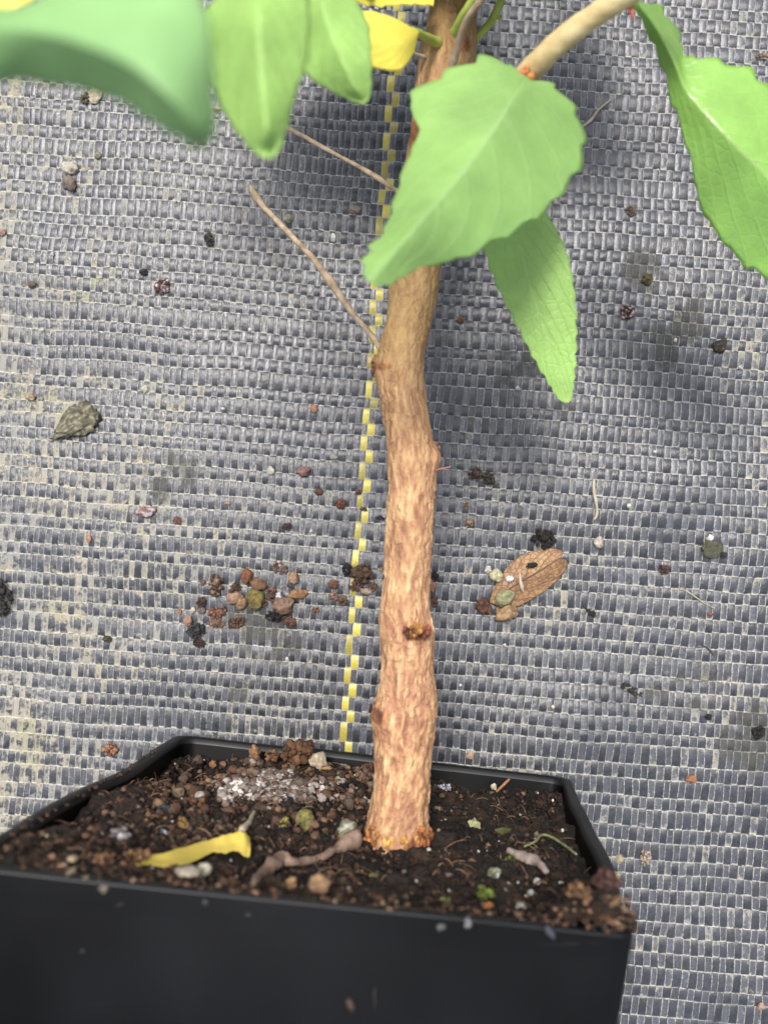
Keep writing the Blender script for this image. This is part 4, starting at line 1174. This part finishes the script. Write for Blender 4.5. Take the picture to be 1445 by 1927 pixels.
D('pebble', 1160, 1652, 18, 18, (.48, .40, .24), 'cream yellow pebble against the right rim of the pot', 'stone', 0)
D('soil_clod', 1424, 1377, 28, 24, (.020, .020, .018), 'black shiny clod at the right edge', 'clump', .3)
D('soil_crumb', 1434, 104, 26, 14, (.24, .18, .12), 'tan crumb at the upper right edge', 'clump', 0)
D('soil_crumb', 1334, 1155, 9, 7, (.26, .09, .06), 'tiny red speck below the pale hair', 'stone', 0)
D('pebble', 884, 1421, 14, 13, (.42, .28, .18), 'tan flake behind the back rim of the pot', 'chip', .3)
D('soil_crumb', 1330, 1348, 14, 12, (.022, .022, .020), 'black crumb above the bright orange pebble', 'clump', 0)
D('pebble', 1430, 1892, 14, 12, (.44, .28, .20), 'pink grain in the lower right corner', 'stone', 0)
for q, (px, py, s_) in enumerate(((1060, 735, 8), (973, 731, 7), (980, 950, 6), (1181, 952, 7), (866, 1290, 5), (1270, 640, 6), (676, 690, 6), (420, 770, 6), (585, 1000, 6), (1395, 690, 6), (1040, 1330, 6), (250, 1090, 5), (80, 620, 6), (470, 620, 6), (330, 380, 6), (950, 1215, 6), (1230, 850, 6), (100, 480, 6), (540, 1240, 6))):
    D('grit', px, py, s_, s_ * 1.15, (.60, .58, .52), 'tiny pale grain of grit on the dark woven cloth', 'stone', q * .7, GS)

# dead leaf with its lumps
def Lg(px, py, h_):
    g = on_ground(px, py); return (px, py), H - g[2] - h_
def dl(X, Y): return (880 + X / 6.57, 980 + Y / 6.57)
rows = []
for (a, b, c_) in (((270, 1010), (330, 1030), (430, 1090)), ((300, 900), (400, 950), (560, 1080)), ((370, 755), (500, 850), (700, 1020)), ((480, 590), (640, 760), (900, 900)), ((640, 445), (820, 660), (1075, 765)), ((840, 368), (980, 560), (1180, 640)), ((1010, 345), (1090, 490), (1228, 545)), ((1140, 362), (1130, 462), (1205, 480)), ((1180, 392), (1145, 468), (1190, 478))):
    la, lb, lc = dl(*a), dl(*b), dl(*c_)
    rows.append((la, lb, lc, (Lg(*la, .10)[1], Lg(*lb, .24)[1], Lg(*lc, .12)[1])))
dead = leaf(rows, M_DEAD, 'dead_leaf', n=80, m=31, teeth=1.2, tn=20, dome=.03, seed=50, thick=.010, wav=.03, parent=CH)
dead.parent = None
org = on_ground(1000, 1100)
me = dead.data
co = np.empty(len(me.vertices) * 3); me.vertices.foreach_get('co', co)
co = co.reshape(-1, 3) + (ORG[CH.name] - org) * S
me.vertices.foreach_set('co', co.ravel()); dead.location = org * S
tag(dead, 'dead brown veined leaf lying on the cloth right of the trunk', 'dead leaf')
D('soil_clod', 948, 1127, 38, 26, (.24, .24, .10), 'greenish mouldy lump on the lower end of the dead leaf', 'stone', .5, crust=(.34, .30, .2), lift=.16)
D('soil_clod', 951, 1153, 38, 28, (.30, .175, .08), 'tan ball at the lower end of the dead leaf', 'stone', .2, crust=(.38, .25, .13), lift=.06)
D('chip', 957, 1089, 14, 11, (.70, .68, .68), 'white flake stuck on the dead leaf', 'chip', .5, lift=.22)
D('chip', 999, 1062, 20, 9, (.018, .018, .018), 'black spot of soil on the dead leaf', 'chip', .2, lift=.26)

def fibre(name, pts, wpx, mat, label, cat, hgt=.06):
    p = []
    for (x, y) in pts:
        g = on_ground(x, y); p.append(g + [0, 0, hgt])
    path = catmull(np.array(p), 36)
    rad = np.interp(np.linspace(0, 1, 36), np.linspace(0, 1, len(wpx)), wpx) / 2 * H / F
    o = obj(name, *tube(path, rad, 8, .25, int(pts[0][0])), mat, origin=p[0])
    tag(o, label, cat)
fibre('straw', [(1115, 902), (1115, 925), (1120, 950), (1121, 968), (1116, 978)], [5, 6, 5.5, 6, 4], M_STRAW, 'pale short bent straw lying above the dead leaf', 'straw')
fibre('straw', [(1065, 256), (1090, 240), (1112, 224), (1128, 203), (1152, 184)], [5, 5, 5, 4, 3], M_STRAW, 'dry straw slanting out from behind the broad leaf', 'straw')
fibre('hair', [(1264, 1110), (1285, 1110), (1308, 1124), (1325, 1136), (1342, 1144)], [1.6, 1.8, 2.2, 1.8, 1.4], M_STRAW, 'fine pale curved hair lying on the cloth at the right', 'hair')
fibre('seed_husk', [(976, 1078), (977, 1092), (980, 1105), (983, 1113)], [3, 6, 8, 3], M_STRAW, 'pale slender seed husk lying across the dead leaf', 'seed', .30)
fibre('soil_thread', [(1318, 1213), (1332, 1221), (1340, 1232)], [2.5, 3, 3.5], m_plain('black_thread', (.015, .015, .015), (.04, .04, .035)), 'tiny black curved thread on the cloth at the right', 'thread')

# ------------------------------------------------------------------ things lying on the soil
def on_soil(px, py): 
    u, v, p, t = soil_uv(px, py)
    return p, t
def sdebris(name, px, py, w_, h_, col, label, shape='stone', rz=0.0, group='bits lying on the potting soil', crust=None, lift=0.0, n=60):
    p, t = on_soil(px, py)
    sd = int(px * 3 + py)
    rr = np.random.default_rng(sd)
    o0 = np.array([0, 0, H]); d = (P(px, py, 1.0) - o0)
    p = o0 + d * t                                      # where the sight line meets the soil
    k = t / F
    a, b = w_ / 2 * k, h_ / 2 * k
    mb = MB(); col = np.array(col, float) * .62
    if crust is not None: crust = np.array(crust) * .75
    p = p - DN * (b * .25 + lift)
    if shape == 'stone':
        V, Fc = lump(p, a, b, a * .8, rz, .5, sd, 3, 1.6, .12)
        tt = np.tile(col, (len(V), 1)) * (0.4 + 1.2 * fbm(V * 12, sd, 3))[:, None]
        if crust is not None:
            k_ = smooth(.48, .6, fbm(V * 12, sd + 9, 3))[:, None]
            tt = tt * (1 - k_) + np.array(crust) * k_
        mb.add(V, Fc, tt)
    else:
        for q in range(n):
            an, ra = rr.uniform(0, 6.3), math.sqrt(rr.random()) * .8
            ss = rr.uniform(.1, .36) * min(a, b)
            cc = col * rr.uniform(.45, 1.4)
            if crust is not None and rr.random() < .5: cc = np.array(crust) * rr.uniform(.7, 1.2)
            mb.add(*lump(p + [a * ra * math.cos(an), b * ra * math.sin(an), rr.uniform(-.5, .5) * a], ss * 1.2, ss, ss, rr.uniform(0, 6), .75, sd + q, 2, 2.4, .25), cc)
    o = mb.build(name, M_STONE if shape == 'stone' else M_CRUMB)
    tag(o, label, KINDS.get(name, name.replace('_', ' ')), group)
    return o
SD = sdebris
SD('pebble', 598, 1446, 34, 36, (.44, .35, .24), 'cream lumpy pebble at the back of the soil', 'stone', .2, crust=(.50, .46, .38), lift=.12)
SD('pebble', 612, 1462, 24, 22, (.36, .21, .10), 'orange tan pebble joined to the cream lumpy one', 'stone', .2, lift=.1)
SD('pebble', 638, 1478, 24, 24, (.42, .42, .28), 'pale green wedge shaped pebble behind the trunk foot', 'stone', .6, crust=(.3, .33, .15))
SD('pebble', 655, 1572, 42, 46, (.24, .23, .13), 'pale mossy pebble close left of the trunk foot', 'stone', .1, crust=(.42, .41, .36), lift=.0)
SD('pebble', 573, 1556, 34, 40, (.24, .19, .085), 'olive tan rounded pebble in the middle of the soil', 'stone', 0, crust=(.24, .24, .06), lift=.06)
SD('soil_clod', 527, 1558, 48, 36, (.085, .045, .035), 'dark purplish clod left of the olive tan pebble', 'clump', crust=(.22, .20, .05))
SD('pebble', 561, 1489, 30, 26, (.13, .095, .075), 'round grey brown pebble behind the frosted clods', 'stone', 0, lift=.1)
SD('soil_clod', 539, 1513, 46, 30, (.16, .12, .11), 'white frosted clod in the middle of the soil', 'clump', crust=(.42, .41, .47))
SD('soil_clod', 570, 1516, 40, 36, (.12, .085, .062), 'grey brown clod beside the white frosted one', 'clump', crust=(.28, .22, .17))
SD('soil_clod', 532, 1472, 34, 26, (.14, .11, .10), 'small frosted clod near the back rim', 'clump', crust=(.38, .37, .41))
SD('soil_clod', 560, 1425, 66, 46, (.14, .070, .035), 'rusty crumbly clod heaped against the back rim', 'clump', n=110, lift=.06)
SD('pebble', 478, 1428, 22, 26, (.30, .17, .09), 'pointed tan pebble left of the rusty heap', 'stone', .4, lift=.15)
SD('soil_crumb', 512, 1432, 30, 22, (.20, .10, .045), 'orange brown fibrous crumb beside the rusty heap', 'clump', lift=.12)
SD('pebble', 400, 1446, 13, 14, (.34, .16, .07), 'small orange round pebble near the back left corner', 'stone', 0, lift=.1)
SD('pebble', 393, 1478, 12, 11, (.40, .26, .13), 'little golden pebble on the granule heap', 'stone', 0, lift=.1)
SD('pebble', 473, 1462, 18, 18, (.22, .15, .09), 'smooth tan brown pebble behind the white crust', 'stone', 0, lift=.08)
SD('pebble', 334, 1500, 26, 18, (.22, .16, .10), 'dull tan pebble on the left of the granule heap', 'stone', .3, lift=.08)
SD('soil_clod', 455, 1500, 92, 40, (.26, .21, .18), 'white and pink crusted heap of grains left of centre', 'clump', crust=(.74, .66, .60), n=150, lift=.10)
SD('soil_clod', 224, 1592, 58, 46, (.22, .19, .185), 'pale grey frosted clod near the front left', 'clump', crust=(.42, .39, .41), n=44, lift=.05)
SD('soil_clod', 304, 1573, 24, 22, (.14, .13, .14), 'small blue grey frosted clod behind the yellow strip', 'clump', crust=(.48, .48, .54))
SD('pebble', 345, 1556, 22, 28, (.28, .16, .06), 'amber pebble behind the yellow strip', 'stone', .2)
SD('soil_clod', 360, 1525, 70, 40, (.11, .055, .028), 'fibrous red brown clod right of the left rim', 'clump', n=50)
SD('soil_clod', 310, 1535, 34, 30, (.040, .045, .052), 'slate blue clod left of the fibrous red brown one', 'clump')
SD('soil_clod', 204, 1452, 30, 22, (.30, .15, .085), 'rusty tan clod perched on the left rim', 'clump', lift=.55)
SD('soil_clod', 290, 1440, 26, 16, (.11, .08, .05), 'brown crumb inside the back left corner', 'clump', lift=.0)
SD('soil_clod', 690, 1455, 26, 22, (.16, .085, .05), 'brown clod against the left of the trunk, upper one', 'clump', lift=.1)
SD('soil_clod', 682, 1473, 34, 26, (.19, .115, .08), 'pinkish brown clod against the left of the trunk, lower one', 'clump', lift=.1)
SD('pebble', 692, 1512, 18, 13, (.52, .46, .30), 'cream flake just left of the trunk', 'stone', 0)
SD('soil_clod', 832, 1487, 44, 20, (.30, .30, .33), 'white furry patch of mould right of the trunk', 'clump', crust=(.50, .50, .56), n=60, lift=.02)
SD('pebble', 813, 1506, 18, 20, (.26, .18, .10), 'olive tan pebble touching the right of the trunk', 'stone', 0)
SD('pebble', 824, 1526, 20, 15, (.32, .21, .10), 'ochre pebble right of the trunk foot', 'stone', .2)
SD('pebble', 928, 1482, 11, 12, (.60, .52, .38), 'tiny cream pebble at the back right of the soil', 'stone', 0)
SD('pebble', 893, 1554, 24, 18, (.46, .48, .24), 'pale green chip in the dark soil right of the trunk', 'stone', -.4)
SD('pebble', 806, 1604, 11, 13, (.62, .60, .50), 'white pebble just right of the trunk foot', 'stone', 0)
SD('moss_tuft', 912, 1684, 46, 26, (.15, .20, .035), 'bright green moss tuft in the front right of the soil', 'clump', n=40)
SD('moss_tuft', 962, 1617, 28, 16, (.12, .16, .035), 'dark green moss tuft behind the grey twig', 'clump', n=30)
SD('pebble', 918, 1706, 18, 13, (.50, .20, .05), 'orange pebble below the bright green moss tuft', 'stone', 0)
SD('moss_tuft', 837, 1700, 20, 22, (.19, .21, .07), 'small yellow green moss tuft at the front of the soil', 'clump', n=24)
SD('pebble', 929, 1645, 26, 20, (.22, .23, .14), 'olive grey pebble with a white glint', 'stone', 0, crust=(.6, .6, .58))  # the glint is painted on as pale colour
SD('pebble', 1010, 1660, 14, 12, (.50, .49, .44), 'white pebble in front of the grey twig', 'stone', 0)
SD('pebble', 980, 1708, 20, 16, (.30, .29, .27), 'grey pebble near the front right rim', 'stone', 0)
SD('pebble', 998, 1681, 13, 12, (.34, .33, .31), 'grey grain between grey pebble and grey twig', 'stone', 0)
SD('pebble', 704, 1655, 16, 22, (.22, .24, .10), 'green grain in front of the trunk foot', 'stone', 0)
SD('pebble', 598, 1694, 40, 34, (.34, .21, .115), 'blurred tan pebble on the front rim below the brown stem', 'stone', 0, lift=.25)
SD('pebble', 545, 1689, 18, 30, (.33, .20, .10), 'narrow amber pebble on the front rim', 'stone', 0, lift=.2)
SD('pebble', 382, 1662, 26, 26, (.50, .46, .36), 'cream round end of a pale stone on the front rim', 'stone', 0, lift=.22)
SD('pebble', 350, 1667, 50, 17, (.50, .43, .33), 'long cream stone lying on the front rim', 'stone', -.05, lift=.22)
SD('soil_clod', 250, 1632, 60, 40, (.20, .105, .055), 'curled rusty brown flake under the yellow strip', 'clump', n=44, lift=.1)
SD('soil_clod', 190, 1640, 56, 30, (.17, .082, .042), 'rusty clod on the front rim left of the curled flake', 'clump', n=40, lift=.15)
SD('pebble', 134, 1641, 20, 12, (.42, .33, .22), 'tan pebble on the front rim at the far left', 'stone', 0, lift=.2)
SD('soil_clod', 1085, 1722, 60, 34, (.20, .11, .055), 'rusty clod heaped on the front right corner of the pot', 'clump', n=40, lift=.35)
SD('soil_clod', 1140, 1705, 62, 40, (.085, .042, .032), 'dark red clod on the front right corner of the pot', 'clump', n=44, lift=.4)
SD('pebble', 1159, 1690, 15, 15, (.50, .43, .28), 'cream pebble on the dark red corner clod', 'stone', 0, lift=.75)
SD('soil_clod', 1150, 1750, 70, 16, (.34, .20, .11), 'pale rusty flake along the front right corner of the rim', 'clump', n=40, lift=.45)

def at_soil(px, py, lift):
    p, t = on_soil(px, py)
    o0 = np.array([0, 0, H])
    return o0 + (P(px, py, 1.0) - o0) * t - DN * lift
# fallen yellow strip of leaf
rows = []
for (a, b, c_, lf) in (((258, 1628), (256, 1624), (260, 1619), .1), ((278, 1626), (280, 1617), (284, 1608), .14), ((325, 1628), (322, 1616), (320, 1602), .22), ((368, 1619), (366, 1606), (362, 1591), .28), ((398, 1604), (398, 1592), (396, 1581), .32), ((412, 1603), (412, 1590), (410, 1577), .3), ((425, 1605), (424, 1590), (422, 1573), .34), ((442, 1600), (440, 1586), (436, 1570), .34), ((456, 1608), (455, 1590), (452, 1568), .34), ((467, 1614), (464, 1592), (462, 1571), .34), ((470, 1600), (471, 1588), (470, 1577), .32)):
    t = on_soil(*b)[1] - .5
    rows.append((a, b, c_, (t - .28, t, t + .22)))
ys = leaf(rows, m_leaf('leaf_yellow_fallen', (0.56, 0.44, 0.09), (0.58, 0.48, 0.14), (0.34, 0.24, 0.07), .25, .6, .25, .5, .3), 'fallen_leaf', n=80, m=21, dome=.0, seed=60, thick=.01, wav=.10, teeth=3, tn=9, parent=POT)
ys.parent = None
ys.location = ORG[POT.name] * S
tag(ys, 'yellow strip of fallen leaf lying on the soil at the front left', 'fallen leaf')
def soil_stick(name, pts, wpx, mat, label, cat, lift=.18, jit=.45):
    p = np.array([at_soil(x, y, lift) for x, y in pts])
    path = catmull(p, 50)
    Zs = H - path[:, 2]
    rad = np.interp(np.linspace(0, 1, 50), np.linspace(0, 1, len(wpx)), wpx) / 2 * Zs / F
    o = obj(name, *tube(path, rad, 12, jit, int(pts[0][0])), mat, origin=p[0])
    tag(o, label, cat)
M_STEM = m_plain('dead_stem', (0.075, 0.046, 0.034), (0.25, 0.175, 0.13), .8, .2, 180, bump=.7, dist=.001)
tw = soil_stick('dead_twig', [(474, 1684), (492, 1662), (512, 1643), (530, 1634), (548, 1640), (575, 1637), (605, 1628), (630, 1615), (648, 1604), (668, 1596)], [10, 24, 24, 30, 20, 13, 14, 14, 26, 36], M_STEM, 'brown dead twig with flared ends on the front of the soil', 'dead twig', jit=.75)
soil_stick('dead_twig', [(955, 1608), (985, 1622), (1010, 1630), (1028, 1650)], [10, 22, 16, 10], m_plain('grey_stem', (.10, .08, .07), (.30, .24, .21)), 'grey brown broken twig on the right of the soil', 'twig', .1)
soil_stick('grass_stem', [(985, 1603), (1005, 1594), (1018, 1581), (1035, 1584), (1060, 1600), (1083, 1618)], [3, 4, 5, 5, 5, 4], m_plain('faded_stem', (.10, .12, .045), (.22, .24, .11)), 'thin green bent stem on the soil near the right rim', 'stem', .12)
soil_stick('dead_needle', [(933, 1500), (945, 1488), (957, 1476)], [4, 5, 4], m_plain('rust_needle', (.16, .07, .035), (.3, .15, .08)), 'thin rust brown needle leaning on the inner back wall', 'needle', .15)
soil_stick('straw', [(452, 1590), (466, 1574), (476, 1552)], [14, 10, 4], M_STRAW, 'grey papery husk standing behind the yellow strip', 'husk', .3)
rows = []
for (a, b, c_) in (((931, 1564), (930, 1562), (932, 1560)), ((945, 1573), (946, 1566), (948, 1558)), ((962, 1567), (963, 1564), (962, 1560))):
    t = on_soil(*b)[1] - .12
    rows.append((a, b, c_, (t, t, t)))
ol = leaf(rows, m_leaf('olive_leaflet', (.085, .09, .03), (.12, .12, .05), (.15, .15, .08)), 'fallen_leaf', n=20, m=9, seed=62, parent=POT)
ol.parent = None
ol.location = ORG[POT.name] * S
tag(ol, 'tiny olive leaflet lying on dark soil right of the trunk', 'fallen leaf')
